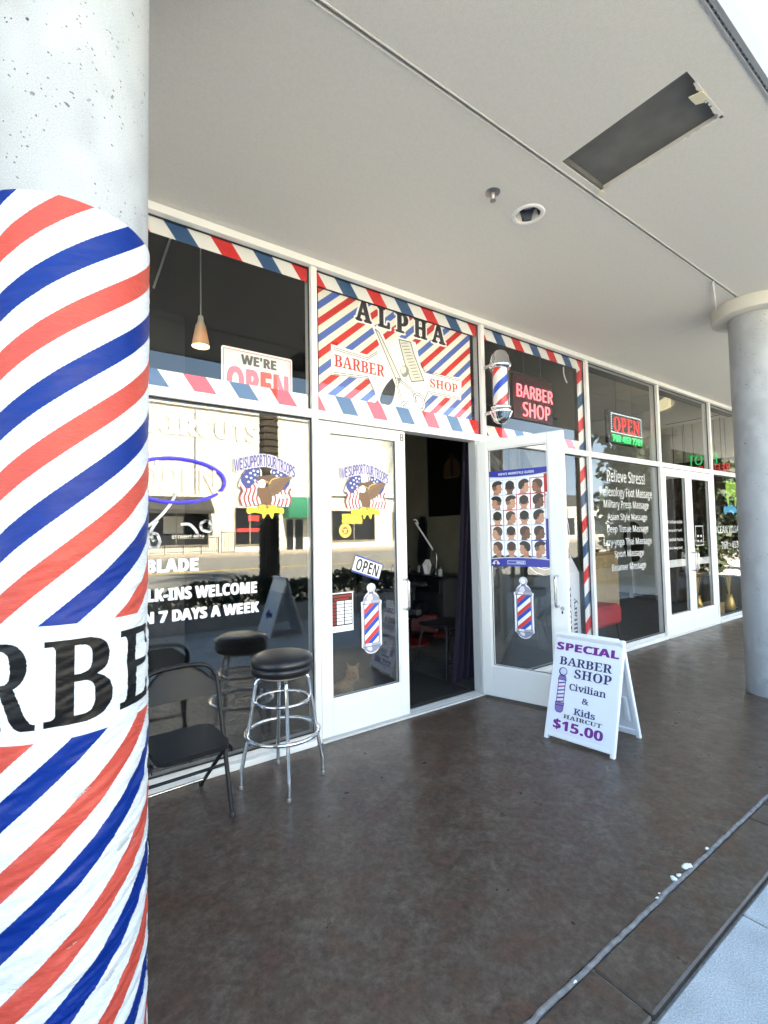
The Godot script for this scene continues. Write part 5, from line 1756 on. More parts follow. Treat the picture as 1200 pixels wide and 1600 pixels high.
	part(bx, "tray", box(Vector3(-0.12, 0, -0.1), Vector3(0.12, 0.08, 0.1), 0.01), M.black)
	part(bx, "papers", box(Vector3(0.15, 0, -0.1), Vector3(0.30, 0.02, 0.1), 0.002), M.white_vinyl)
	var ov := thing("oval_plaque", "tall dark brown oval plaque hanging on the white side wall", "plaque", Vector3(9.598, 1.12, -2.03), -PI / 2)
	part(ov, "board", prism(ellp(0, 0, 0.20, 0.40, 0.0, 40), 0.002, 0.025), M.brown_cloth)
	var bd := thing("side_door", "white inner door with frame in the massage shop side wall", "door", Vector3(9.598, 0.0095, -2.6), -PI / 2)
	part(bd, "door_frame", boxes([[Vector3(-0.52, 0.0, 0.001), Vector3(-0.45, 2.1, 0.03)], [Vector3(0.45, 0.0, 0.001), Vector3(0.52, 2.1, 0.03)], [Vector3(-0.52, 2.1, 0.001), Vector3(0.52, 2.17, 0.03)]], 0.003), M.room_white)
	# red ottoman
	var ot := thing("ottoman", "red cloth ottoman with dark legs behind the massage shop window", "ottoman", Vector3(5.52, 0.0085, -0.62), 0.06)
	part(ot, "cushion", box(Vector3(-0.38, 0.20, -0.30), Vector3(0.34, 0.44, 0.33), 0.04), M.red_cloth)
	for q in [[-1, -1], [1, -1], [1, 1], [-1, 1]]:
		part(ot, "leg", tube([Vector3(q[0] * 0.31, 0.21, q[1] * 0.27), Vector3(q[0] * 0.325, 0.0, q[1] * 0.29)], 0.022, 10, false, 0.014), M.black)
	# gold flowers in a tall vase
	for s in 2:
		var fl := thing("flower_arrangement", ["tall gold artificial flowers on a stand behind the phone number", "gold artificial flowers behind the right massage door"][s], "flowers", Vector3(9.30, 0.0085, -0.34) if s == 0 else Vector3(8.80, 0.0085, -0.62), 0.0, "gold flower arrangements")
		part(fl, "vase", lathe([Vector2(0, 0), Vector2(0.07, 0.002), Vector2(0.085, 0.05), Vector2(0.06, 0.16), Vector2(0.04, 0.22), Vector2(0.05, 0.25), Vector2(0.04, 0.25), Vector2(0.033, 0.2), Vector2(0, 0.18)], 24), M.gold)
		rng.seed = 60 + s
		for k in 16:
			var a := rng.randf() * TAU
			var topv := Vector3(cos(a) * rng.randf_range(0.04, 0.20), rng.randf_range(0.5, 1.15), sin(a) * rng.randf_range(0.02, 0.16))
			part(fl, "stem", tube(smooth([Vector3(0, 0.2, 0), Vector3(topv.x * 0.3, topv.y * 0.6, topv.z * 0.3), topv], 4), 0.004, 6), M.gold)
			var bm := mb()
			for q in 6:
				var t := TAU * q / 6
				var d := Vector3(cos(t), 0.35, sin(t))
				var w := Vector3(-sin(t), 0, cos(t)) * 0.045
				tri3(bm, topv, topv + d * 0.065 + w, topv + d * 0.12, Vector3.UP, d, d)
				tri3(bm, topv, topv + d * 0.12, topv + d * 0.065 - w, Vector3.UP, d, d)
			part(fl, "blossom", bm.commit(), M.gold)
	var ys := thing("yellow_box", "small orange wooden box on the floor behind the last window", "box", Vector3(8.56, 0.0085, -0.30))
	part(ys, "box", box(Vector3(-0.13, 0, -0.10), Vector3(0.13, 0.17, 0.10), 0.01), M.wood)
	part(ys, "lid", box(Vector3(-0.135, 0.171, -0.105), Vector3(0.135, 0.20, 0.105), 0.008), M.wood_pale)

# ---------------------------------------------------------------- signs, stickers and posters at the windows
func window_things() -> void:
	var eagle := eagle_print()
	var pole := pole_print()
	var zi := -0.0255
	solo("eagle_decal", sheet(0.953, 1.363, 1.462, 1.888, 0), eagle, "eagle and flags decal reading WE SUPPORT OUR TROOPS on the big left window", "decal", Vector3(0, 0, zi - 0.001), "eagle decals")
	var zd := -0.0265
	solo("eagle_decal", sheet(1.702, 2.118, 1.462, 1.880, 0), eagle, "eagle and flags decal reading WE SUPPORT OUR TROOPS on the closed door", "decal", Vector3(0, 0, zd), "eagle decals")
	solo("round_seal_sticker", sheet(-0.052, 0.052, -0.052, 0.052, 0), seal_print(), "round gold seal sticker with an eagle and globe on the closed door", "sticker", Vector3(1.735, 1.389, zd))
	# OPEN plate hanging askew
	var op := thing("open_plate", "small tilted white OPEN sign with blue edges on the closed door", "sign", Vector3(1.916, 1.123, zd))
	op.rotation.z = -0.325
	part(op, "plate", box(Vector3(-0.120, -0.062, -0.002), Vector3(0.120, 0.062, 0.0), 0.0006), M.white_vinyl)
	part(op, "edge", boxes([[Vector3(-0.120, 0.050, 0.0002), Vector3(0.120, 0.062, 0.0008)], [Vector3(-0.120, -0.062, 0.0002), Vector3(0.120, -0.050, 0.0008)]]), plain(0.03, 0.06, 0.35, 0.4))
	letters(op, "lettering", "OPEN", font("sans_bold"), -0.098, 0.098, -0.043, 0.043, 0.001, M.black)
	solo("price_list", sheet(1.612, 1.791, 0.697, 0.964, 0), price_print(), "framed red and white price list on the closed door glass", "price list", Vector3(0, 0, zd))
	solo("pole_decal", sheet(1.853, 2.036, 0.508, 1.012, 0), pole, "barber pole decal on the closed left door", "decal", Vector3(0, 0, zd), "barber pole decals")
	# on the open leaf
	var d2 := Transform3D(Basis(Vector3(0.2925, 0, 0.9563), Vector3.UP, Vector3(-0.9563, 0, 0.2925)), Vector3(3.022, 0, 0.022))
	var pd := solo("pole_decal", sheet(0.278, 0.445, 0.508, 1.002, -0.0190), pole, "barber pole decal on the open right door", "decal", Vector3.ZERO, "barber pole decals")
	pd.transform = d2
	var hc := solo("hairstyle_chart", sheet(0.070, 0.589, 1.080, 1.866, -0.0188), chart_print(), "men's hairstyle guide poster of twenty heads on the open door", "poster")
	hc.transform = d2
	# WE'RE OPEN board behind the transom stripes
	var we := thing("open_board", "white WE'RE OPEN board standing behind the left transom window", "sign", Vector3(0, 0, -0.062))
	part(we, "board", prism(curve_box(0.893, 1.362, 2.2045, 2.535, 0.015), -0.004, 0.0), M.white_vinyl)
	var rim := mb()
	for e in [[0.905, 0.909, 2.21, 2.522], [1.346, 1.350, 2.21, 2.522], [0.909, 1.346, 2.518, 2.522]]:
		abox(rim, Vector3(e[0], e[2], 0.0002), Vector3(e[1], e[3], 0.0007))
	part(we, "border", rim.commit(), M.red_sign)
	letters(we, "lettering", "WE'RE", font("sans_bold"), 1.015, 1.250, 2.440, 2.503, 0.0006, plain(0.10, 0.10, 0.10, 0.5), 0.0012, false, 1.0)
	letters(we, "lettering", "OPEN", font("sans_bold"), 0.925, 1.335, 2.235, 2.418, 0.0006, plain(0.85, 0.13, 0.13, 0.5), 0.0012, false, 1.2)
	# oval neon, ring lit, letters given a faint pink glow
	var ne := thing("oval_neon_sign", "oval OPEN neon sign with lit blue ring and faint pink letters", "neon sign", Vector3(0.628, 1.684, -0.0155))
	var rp := []
	for k in 61:
		var a := -0.42 + (TAU - 0.16) * k / 60.0
		rp.append(Vector3(cos(a) * 0.272, sin(a) * 0.125, 0))
	part(ne, "blue_ring", tube(rp, 0.0085, 10), M.neon_blue)
	letters(ne, "letter_tubes", "OPEN", font("sans"), -0.205, 0.222, -0.068, 0.074, -0.0105, M.faint_neon, 0.0012)
	part(ne, "tube_clip", box(Vector3(-0.085, -0.128, -0.009), Vector3(-0.070, -0.115, 0.004), 0.002), M.black)
	part(ne, "tube_clip", box(Vector3(0.035, 0.118, -0.009), Vector3(0.050, 0.131, 0.004), 0.002), M.black)
	# banner behind the middle transom
	solo("name_banner", sheet(1.570, 3.070, 2.329, 3.095, 0), banner_print(), "striped banner with scissors reading ALPHA BARBER SHOP over the doorway", "banner", Vector3(0, 0, -0.078))
	# red neon BARBER SHOP on a dark board
	var nb := thing("barber_neon_sign", "red neon BARBER SHOP sign on a dark board in the right transom", "neon sign", Vector3(0, 0, -0.13))
	part(nb, "board", box(Vector3(3.70, 2.455, -0.014), Vector3(4.33, 2.90, 0.0), 0.003), plain(0.045, 0.006, 0.008, 0.25))
	letters(nb, "letter_tubes", "BARBER", font("sans"), 3.745, 4.315, 2.672, 2.800, 0.012, M.neon_red_core, 0.010)
	letters(nb, "letter_tubes", "SHOP", font("sans"), 3.83, 4.26, 2.488, 2.630, 0.012, M.neon_red_core, 0.010)
	part(nb, "hanging_wire", boxes([[Vector3(3.88, 2.90, -0.008), Vector3(3.882, 3.19, -0.006)], [Vector3(4.15, 2.90, -0.008), Vector3(4.152, 3.19, -0.006)]]), M.dull_metal)
	part(nb, "top_bar", box(Vector3(3.66, 2.901, -0.016), Vector3(4.36, 2.915, 0.006), 0.002), M.black)
	solo("pull_cord", tube(smooth([Vector3(4.475, 3.085, -0.085), Vector3(4.48, 3.02, -0.088), Vector3(4.50, 2.965, -0.086), Vector3(4.53, 2.925, -0.085)]), 0.006, 8), M.white_vinyl, "short white cord end hanging below the right transom stripes", "cord")
	barber_pole()
	led_sign()
	arrow_sign()

func curve_box(x0: float, x1: float, y0: float, y1: float, r: float) -> PackedVector2Array:
	var o := PackedVector2Array()
	for c in [[x1 - r, y1 - r, 0.0], [x0 + r, y1 - r, PI / 2], [x0 + r, y0 + r, PI], [x1 - r, y0 + r, -PI / 2]]:
		for k in 5:
			var a: float = c[2] + PI / 2 * k / 4
			o.append(Vector2(c[0] + cos(a) * r, c[1] + sin(a) * r))
	return o

func barber_pole() -> void:
	var p := thing("barber_pole", "chrome barber pole lamp with red white and blue spiral on the door post", "barber pole", Vector3(3.235, 2.29, 0.112))
	part(p, "lower_cap", lathe([Vector2(0, 0.0), Vector2(0.030, 0.006), Vector2(0.062, 0.028), Vector2(0.082, 0.062), Vector2(0.090, 0.085), Vector2(0.097, 0.092), Vector2(0.097, 0.108), Vector2(0.088, 0.114), Vector2(0.084, 0.135), Vector2(0.088, 0.146), Vector2(0.080, 0.156), Vector2(0.060, 0.158)], 48), M.chrome)
	part(p, "upper_cap", lathe([Vector2(0.060, 0.478), Vector2(0.082, 0.480), Vector2(0.089, 0.490), Vector2(0.097, 0.500), Vector2(0.097, 0.520), Vector2(0.088, 0.530), Vector2(0.084, 0.552), Vector2(0.078, 0.590), Vector2(0.058, 0.626), Vector2(0.030, 0.645), Vector2(0, 0.650)], 48), M.chrome)
	# spiral: one turned strip per colour
	var st := mb()
	var cols := [Color(0.72, 0.035, 0.03), Color(0.82, 0.82, 0.82), Color(0.02, 0.09, 0.60), Color(0.82, 0.82, 0.82)]
	var nv := 64
	var nu := 64
	for j in nv:
		for i in nu:
			var P := []
			var N := []
			for e in [[i, j], [i + 1, j], [i + 1, j + 1], [i, j + 1]]:
				var y: float = 0.150 + 0.335 * e[1] / nv
				var a: float = TAU * e[0] / nu + (y - 0.15) * 19.0 + 4.4
				P.append(Vector3(sin(a) * 0.062, y, cos(a) * 0.062))
				N.append(Vector3(sin(a), 0, cos(a)))
			var shares := [0.2, 0.5, 0.7, 1.0]
			var t := float(i) / nu
			var c: Color = cols[3]
			for q in 4:
				if t < shares[q]:
					c = cols[q]
					break
			st.set_color(c)
			squad(st, P, N)
	var pm := plain(1, 1, 1, 0.4)
	pm.vertex_color_use_as_albedo = true
	part(p, "spiral", st.commit(), pm)
	var gl := mb()
	alathe(gl, [Vector2(0.0735, 0.157), Vector2(0.0735, 0.4785)], 48)
	part(p, "glass_tube", gl.commit(), M.glass)
	part(p, "guard_rod", tube([Vector3(0.078, 0.155, 0.03), Vector3(0.078, 0.482, 0.03)], 0.0028, 8), M.chrome)
	part(p, "bracket", boxes([[Vector3(-0.098, 0.06, -0.125), Vector3(-0.055, 0.56, -0.1125)], [Vector3(-0.085, 0.085, -0.113), Vector3(-0.065, 0.112, -0.05)], [Vector3(-0.085, 0.495, -0.113), Vector3(-0.065, 0.522, -0.05)]], 0.003), M.steel)
	part(p, "feed_pipe", tube(smooth([Vector3(0.085, 0.44, -0.03), Vector3(0.105, 0.455, -0.03), Vector3(0.118, 0.43, -0.03), Vector3(0.118, 0.30, -0.03), Vector3(0.118, 0.16, -0.03), Vector3(0.108, 0.10, -0.02), Vector3(0.09, 0.095, -0.01)]), 0.006, 8), M.chrome)

func led_sign() -> void:
	var s := thing("led_open_sign", "black LED sign reading OPEN in red above a green phone number", "led sign", Vector3(0, 0, -0.25))
	part(s, "case", box(Vector3(5.60, 2.425, -0.045), Vector3(6.44, 2.835, 0.0), 0.008), M.black)
	letters(s, "red_letters", "OPEN", font("serif_bold"), 5.73, 6.37, 2.575, 2.765, 0.002, M.led_red, 0.004)
	part(s, "green_field", box(Vector3(5.665, 2.435, 0.0003), Vector3(6.425, 2.545, 0.0015)), plain(0.015, 0.16, 0.05, 0.5))
	letters(s, "green_digits", "760 453 7761", font("sans_bold"), 5.69, 6.41, 2.448, 2.533, 0.004, M.led_green, 0.004)
	var dots := mb()
	for k in 24:
		for y in [2.556, 2.79]:
			abox(dots, Vector3(5.675 + k * 0.0315, y, 0.001), Vector3(5.675 + k * 0.0315 + 0.015, y + 0.013, 0.004))
	for k in 8:
		for x in [5.675, 6.40]:
			abox(dots, Vector3(x, 2.565 + k * 0.029, 0.001), Vector3(x + 0.013, 2.578 + k * 0.029, 0.004))
	part(s, "light_dots", dots.commit(), M.led_white)
	part(s, "hanging_wire", boxes([[Vector3(5.83, 2.835, -0.02), Vector3(5.834, 3.659, -0.016)], [Vector3(6.22, 2.835, -0.02), Vector3(6.224, 3.659, -0.016)]]), M.black)

func arrow_sign() -> void:
	# arrow board standing on its end, lettering runs upwards
	var s := thing("arrow_board", "white arrow shaped board lettered BARBER Military standing on end behind the glass", "sign", Vector3(4.655, 0.076, -0.105))
	s.rotation.z = PI / 2
	part(s, "board", prism(P2([0, 0, 0.84, 0, 1.02, 0.14, 0.84, 0.33, 0, 0.33]), -0.008, 0.0), M.white_plastic)
	letters(s, "lettering", "BARBER", font("serif_bold"), 0.02, 0.70, 0.165, 0.255, 0.001, M.navy_ink)
	letters(s, "lettering", "Military", font("serif_bold"), 0.10, 0.58, 0.045, 0.125, 0.001, M.navy_ink)

# ---------------------------------------------------------------- furniture on the walkway
func furniture() -> void:
	stool()
	folding_chair()
	special_sign()
	other_sign()

func stool() -> void:
	var s := thing("bar_stool", "chrome bar stool with a round black vinyl seat beside the closed door", "stool", Vector3(1.118, 0, 0.296))
	part(s, "seat", lathe([Vector2(0, 0.598), Vector2(0.150, 0.598), Vector2(0.163, 0.603), Vector2(0.171, 0.618), Vector2(0.173, 0.634), Vector2(0.170, 0.644), Vector2(0.1665, 0.647), Vector2(0.170, 0.650), Vector2(0.1735, 0.662), Vector2(0.170, 0.680), Vector2(0.158, 0.695), Vector2(0.136, 0.703), Vector2(0.100, 0.708), Vector2(0.05, 0.7105), Vector2(0, 0.711)], 64), M.vinyl)
	part(s, "seat_liner", lathe([Vector2(0, 0.586), Vector2(0.125, 0.585), Vector2(0.141, 0.592), Vector2(0.146, 0.5975)], 40), plain(0.55, 0.50, 0.40, 0.9))
	for k in 4:
		var a := deg_to_rad(16.0 + 90.0 * k)
		var d := Vector3(cos(a), 0, sin(a))
		var p := []
		for e in [[0.03, 0.580], [0.10, 0.580], [0.128, 0.574], [0.143, 0.555], [0.148, 0.53], [0.163, 0.44], [0.182, 0.315], [0.187, 0.27], [0.194, 0.235], [0.218, 0.115], [0.223, 0.085], [0.224, 0.012]]:
			p.append(d * e[0] + Vector3(0, e[1], 0))
		part(s, "leg", tube(smooth(p, 4), 0.0105, 12), M.chrome)
		part(s, "foot_cap", lathe([Vector2(0, 0), Vector2(0.0115, 0.001), Vector2(0.0125, 0.02), Vector2(0.0118, 0.022)], 14), M.dull_metal, d * 0.224)
		part(s, "screw", lathe([Vector2(0, 0.004), Vector2(0.005, 0.002), Vector2(0.0055, 0)], 10), M.steel, d * 0.2 + Vector3(0, 0.272, 0)).basis = Basis(Vector3.UP.cross(d).normalized(), PI / 2)
	part(s, "foot_ring", tube(ringpath(Vector3(0, 0.277, 0), 0.200, 72), 0.0105, 12, true), M.chrome)
	part(s, "upper_ring", tube(ringpath(Vector3(0, 0.452, 0), 0.146, 64), 0.0085, 12, true), M.chrome)

func folding_chair() -> void:
	var c := thing("folding_chair", "black metal folding chair with its back to the big window", "chair", Vector3(0.585, 0, 0.35), deg_to_rad(3.0))
	var xr := 0.188
	# main frame: an arch from front foot over the back to the other front foot
	var p := [Vector3(xr + 0.004, 0.006, 0.117), Vector3(xr, 0.33, 0.018), Vector3(xr - 0.002, 0.60, -0.064), Vector3(xr - 0.012, 0.655, -0.081), Vector3(xr - 0.045, 0.692, -0.092), Vector3(xr - 0.10, 0.708, -0.097), Vector3(0, 0.712, -0.098)]
	var q := p.duplicate()
	for i in range(p.size() - 2, -1, -1):
		q.append(Vector3(-p[i].x, p[i].y, p[i].z))
	part(c, "main_frame", tube(smooth(q, 6), 0.0115, 12), M.black_paint)
	# backrest: pressed sheet, slightly hollow
	var st := mb()
	for side in 2:
		var G := []
		for j in 11:
			var row := []
			var t := j / 10.0
			for i in 25:
				var s := i / 24.0 * 2.0 - 1.0
				var top := 0.700 - 0.055 * pow(absf(s), 5.0)
				var y := lerpf(0.548 + 0.006 * absf(s), top, t)
				var x := s * (xr - 0.008 - 0.05 * pow(t, 6.0))
				var z := -0.064 - (y - 0.60) * 0.30 - 0.036 * (1.0 - s * s) + (0.003 if side == 0 else -0.003)
				row.append(Vector3(x, y, z))
			G.append(row)
		if side == 1:
			for row in G:
				row.reverse()
		grid_mesh_flip(st, G)
	part(c, "backrest", st.commit(), M.black_paint)
	# seat: rounded pan with rolled rim
	var seat := curve_box(-0.166, 0.166, -0.125, 0.185, 0.055)
	var sm := mb()
	aprism(sm, seat, -0.022, 0.0, Transform3D(Basis(Vector3.RIGHT, PI / 2 + 0.05), Vector3(0, 0.366, 0.0)))
	part(c, "seat", sm.commit(), M.black_paint)
	var pad := mb()
	var rings := [[0.0, 0.0, 1.6], [0.004, 0.006, 1.1], [0.010, 0.010, 0.5], [0.020, 0.0125, 0.16], [0.040, 0.0137, 0.03], [0.11, 0.0144, 0.0]]
	var tilt := Transform3D(Basis(Vector3.RIGHT, 0.05), Vector3(0, 0.3662, 0))
	var prev := []
	var prevn := []
	for e in rings:
		var ring := []
		var ringn := []
		var ins := curve_box(-0.160 + e[0], 0.160 - e[0], -0.119 + e[0], 0.179 - e[0], maxf(0.05 - e[0] * 0.5, 0.006))
		for v in ins:
			ring.append(tilt * Vector3(v.x, e[1], v.y))
			var d := Vector3(v.x / 0.16, 0, (v.y - 0.03) / 0.15)
			d = Vector3(signf(d.x) * pow(absf(d.x), 4.0), 0, signf(d.z) * pow(absf(d.z), 4.0))
			ringn.append((Vector3.UP + d.normalized() * e[2]).normalized() if d.length() > 1e-4 else Vector3.UP)
		if prev.size():
			for i in ring.size():
				var i2 := (i + 1) % ring.size()
				squad(pad, [prev[i], prev[i2], ring[i2], ring[i]], [prevn[i], prevn[i2], ringn[i2], ringn[i]])
		prev = ring
		prevn = ringn
	var ctr := Vector3.ZERO
	for v in prev:
		ctr += v / prev.size()
	for i in prev.size():
		tri3(pad, ctr, prev[i], prev[(i + 1) % prev.size()], Vector3.UP, prevn[i], prevn[(i + 1) % prev.size()])
	part(c, "seat_pad", pad.commit(), M.vinyl)
	# rear legs and rails
	for s in [-1, 1]:
		part(c, "rear_leg", tube([Vector3(s * 0.172, 0.345, 0.10), Vector3(s * 0.172, 0.006, -0.285)], 0.0100, 10), M.black_paint)
		part(c, "foot_cap", lathe([Vector2(0, 0), Vector2(0.014, 0.001), Vector2(0.014, 0.022), Vector2(0.011, 0.025)], 12), M.black, Vector3(s * 0.192, 0, 0.118))
		part(c, "foot_cap", lathe([Vector2(0, 0), Vector2(0.013, 0.001), Vector2(0.013, 0.02), Vector2(0.010, 0.022)], 12), M.black, Vector3(s * 0.172, 0, -0.283))
		part(c, "seat_bracket", box(Vector3(s * 0.176, 0.325, -0.03), Vector3(s * 0.182, 0.350, 0.15), 0.002), M.black_paint)
	part(c, "rear_stretcher", tube([Vector3(-0.172, 0.060, -0.224), Vector3(0.172, 0.060, -0.224)], 0.0075, 8), M.steel)
	part(c, "front_stretcher", tube([Vector3(-xr, 0.23, 0.048), Vector3(xr, 0.23, 0.048)], 0.0075, 8), M.black_paint)

func grid_mesh_flip(st: SurfaceTool, G: Array) -> void:
	# like grid_mesh, without an index, so that several can share one tool
	for j in G.size() - 1:
		for i in G[0].size() - 1:
			var P := [G[j][i], G[j][i + 1], G[j + 1][i + 1], G[j + 1][i]]
			var N := []
			for e in [[i, j], [i + 1, j], [i + 1, j + 1], [i, j + 1]]:
				var du: Vector3 = G[e[1]][mini(e[0] + 1, G[0].size() - 1)] - G[e[1]][maxi(e[0] - 1, 0)]
				var dv: Vector3 = G[mini(e[1] + 1, G.size() - 1)][e[0]] - G[maxi(e[1] - 1, 0)][e[0]]
				N.append(du.cross(dv).normalized())
			squad(st, P, N)

# a hollow plastic A-board; u across, v up each face
func a_board(o: Node3D, w: float, lean: float, h: float, m: Material) -> Array:
	var faces := []
	for s in [-1.0, 1.0]:
		# face frame: x across, y up the slope, z outwards
		var yv := Vector3(-s * lean, h, 0).normalized()
		var xv := Vector3(0, 0, -s)
		var zv := xv.cross(yv)
		var T := Transform3D(Basis(xv, yv, zv), Vector3(s * lean, 0, 0))
		var L := Vector2(lean, h).length()
		var st := mb()
		var b0 := -w / 2
		# rim with feet, thin panel set back
		for e in [[b0, b0 + 0.028, 0.0, L, -0.028, 0.0], [-b0 - 0.028, -b0, 0.0, L, -0.028, 0.0], [b0 + 0.028, -b0 - 0.028, L - 0.03, L, -0.028, 0.0], [b0 + 0.028, -b0 - 0.028, 0.022, 0.062, -0.028, 0.0]]:
			var bm := mb()
			abox(bm, Vector3(e[0], e[2], e[4]), Vector3(e[1], e[3], e[5]), 0.004)
			st.append_from(bm.commit(), 0, T)
		var pn := mb()
		abox(pn, Vector3(b0 + 0.026, 0.05, -0.017), Vector3(-b0 - 0.026, L - 0.028, -0.002), 0.001)
		st.append_from(pn.commit(), 0, T)
		# moulded ribs on the inner side
		for e in [[-0.4, 0.12, 0.30], [-0.1, 0.16, 0.42], [0.2, 0.12, 0.30], [0.05, 0.50, 0.62], [-0.3, 0.42, 0.60]]:
			var rb := mb()
			abox(rb, Vector3(e[0] * w, e[1], -0.027), Vector3(e[0] * w + 0.03, e[2], -0.0165), 0.004)
			st.append_from(rb.commit(), 0, T)
		part(o, "face_panel", st.commit(), m)
		faces.append(T)
	part(o, "hinge", tube([Vector3(0, h - 0.004, -w * 0.42), Vector3(0, h - 0.004, w * 0.42)], 0.010, 8), m)
	return faces

func special_sign() -> void:
	# frame of the printed face: bottom corners (2.73, 0.821) and (2.784, 1.263), top at 0.655
	var o := thing("a_frame_sign", "white folding A board reading SPECIAL BARBER SHOP $15.00 on the walkway", "sign", Vector3(2.978, 0, 1.016), atan2(0.1213, 0.9926))
	var faces := a_board(o, 0.455, 0.222, 0.662, M.white_plastic)
	var T: Transform3D = faces[0]
	# poster insert, slightly wavy, on the near face
	var L := Vector2(0.222, 0.662).length()
	var ins := MeshInstance3D.new()
	var st := mb()
	var G := []
	var nz := FastNoiseLite.new()
	nz.seed = 12
	nz.frequency = 5.0
	for j in 31:
		var row := []
		for i in 21:
			var x := lerpf(-0.212, 0.212, i / 20.0)
			var y := lerpf(0.060, L - 0.022, j / 30.0)
			row.append(Vector3(x, y, 0.0015 + 0.0012 * nz.get_noise_2d(x * 1.2, y * 0.7)))
		G.append(row)
	grid_mesh(st, G)
	ins.name = "poster_insert"
	ins.mesh = st.commit()
	ins.material_override = plain(0.74, 0.77, 0.84, 0.35)
	o.add_child(ins, true)
	ins.transform = T
	var z := 0.0035
	var sb := font("serif_bold")
	var u := -0.2226
	letters(ins, "lettering", "SPECIAL", font("sans_bold"), u + 0.014, u + 0.428, 0.577, 0.629, z, M.purple_ink, 0.0008, false, 0.9)
	letters(ins, "lettering", "BARBER", sb, u + 0.046, u + 0.393, 0.483, 0.536, z, M.navy_ink, 0.0008)
	letters(ins, "lettering", "SHOP", sb, u + 0.156, u + 0.395, 0.411, 0.468, z, M.navy_ink, 0.0008)
	letters(ins, "lettering", "Civilian", font("serif"), u + 0.133, u + 0.369, 0.331, 0.376, z, M.navy_ink, 0.0008, false, 0.6)
	letters(ins, "lettering", "&", font("serif"), u + 0.225, u + 0.268, 0.263, 0.299, z, M.navy_ink, 0.0008, false, 0.6)
	letters(ins, "lettering", "Kids", font("serif"), u + 0.179, u + 0.316, 0.187, 0.229, z, M.navy_ink, 0.0008, false, 0.6)
	letters(ins, "lettering", "HAIRCUT", font("serif_bold"), u + 0.115, u + 0.362, 0.151, 0.175, z, M.black, 0.0008)
	letters(ins, "lettering", "$15.00", font("sans_bold"), u + 0.051, u + 0.375, 0.072, 0.138, z, M.purple_ink, 0.0008, false, 0.5)
	# drawn barber pole
	var im := canvas(280, 1160, Color(0.86, 0.88, 0.92))
	var nv := Color(0.10, 0.10, 0.36)
	var pu := Color(0.48, 0.40, 0.66)
	fillp(im, ellp(150, 110, 112, 108), nv)
	fillp(im, ellp(158, 104, 88, 86), Color(0.80, 0.80, 0.90))
	fillp(im, P2([70, 215, 230, 215, 262, 330, 40, 330]), pu)
	stroke(im, P2([70, 215, 230, 215, 262, 330, 40, 330]), 14, nv, true)
	im.fill_rect(Rect2i(56, 335, 188, 560), Color(0.86, 0.86, 0.92))
	for k in 6:
		fillp(im, P2([60, 400 + k * 95, 240, 355 + k * 95, 240, 390 + k * 95, 60, 440 + k * 95]), [Color(0.30, 0.28, 0.62), Color(0.62, 0.25, 0.48)][k % 2])
	for x in [50, 235]:
		im.fill_rect(Rect2i(x, 330, 18, 570), nv)
	fillp(im, P2([36, 895, 264, 895, 250, 1090, 200, 1140, 100, 1140, 50, 1090]), pu)
	stroke(im, P2([36, 895, 264, 895, 250, 1090, 200, 1140, 100, 1140, 50, 1090]), 14, nv, true)
	im.fill_rect(Rect2i(40, 960, 220, 16), nv)
	part(ins, "pole_drawing", sheet(u + 0.040, u + 0.112, 0.174, 0.466, z + 0.0003), printed(im, 0.4))

func other_sign() -> void:
	# a second board on the pavement to the right, seen only as a reflection in the window
	var o := thing("arrow_a_frame_sign", "white A board with a blue arrow, reflected in the big left window", "sign", Vector3(2.80, -0.018, 3.52), 0.04)
	var faces := a_board(o, 0.50, 0.27, 0.80, M.white_plastic)
	var T: Transform3D = faces[0]
	var ar := prism(P2([-0.12, 0.03, 0.02, 0.03, 0.02, 0.075, 0.13, 0.0, 0.02, -0.075, 0.02, -0.03, -0.12, -0.03]), 0.0, 0.003, T * Transform3D(Basis(), Vector3(0, 0.30, 0.0005)))
	part(o, "arrow", ar, plain(0.01, 0.03, 0.22, 0.5))

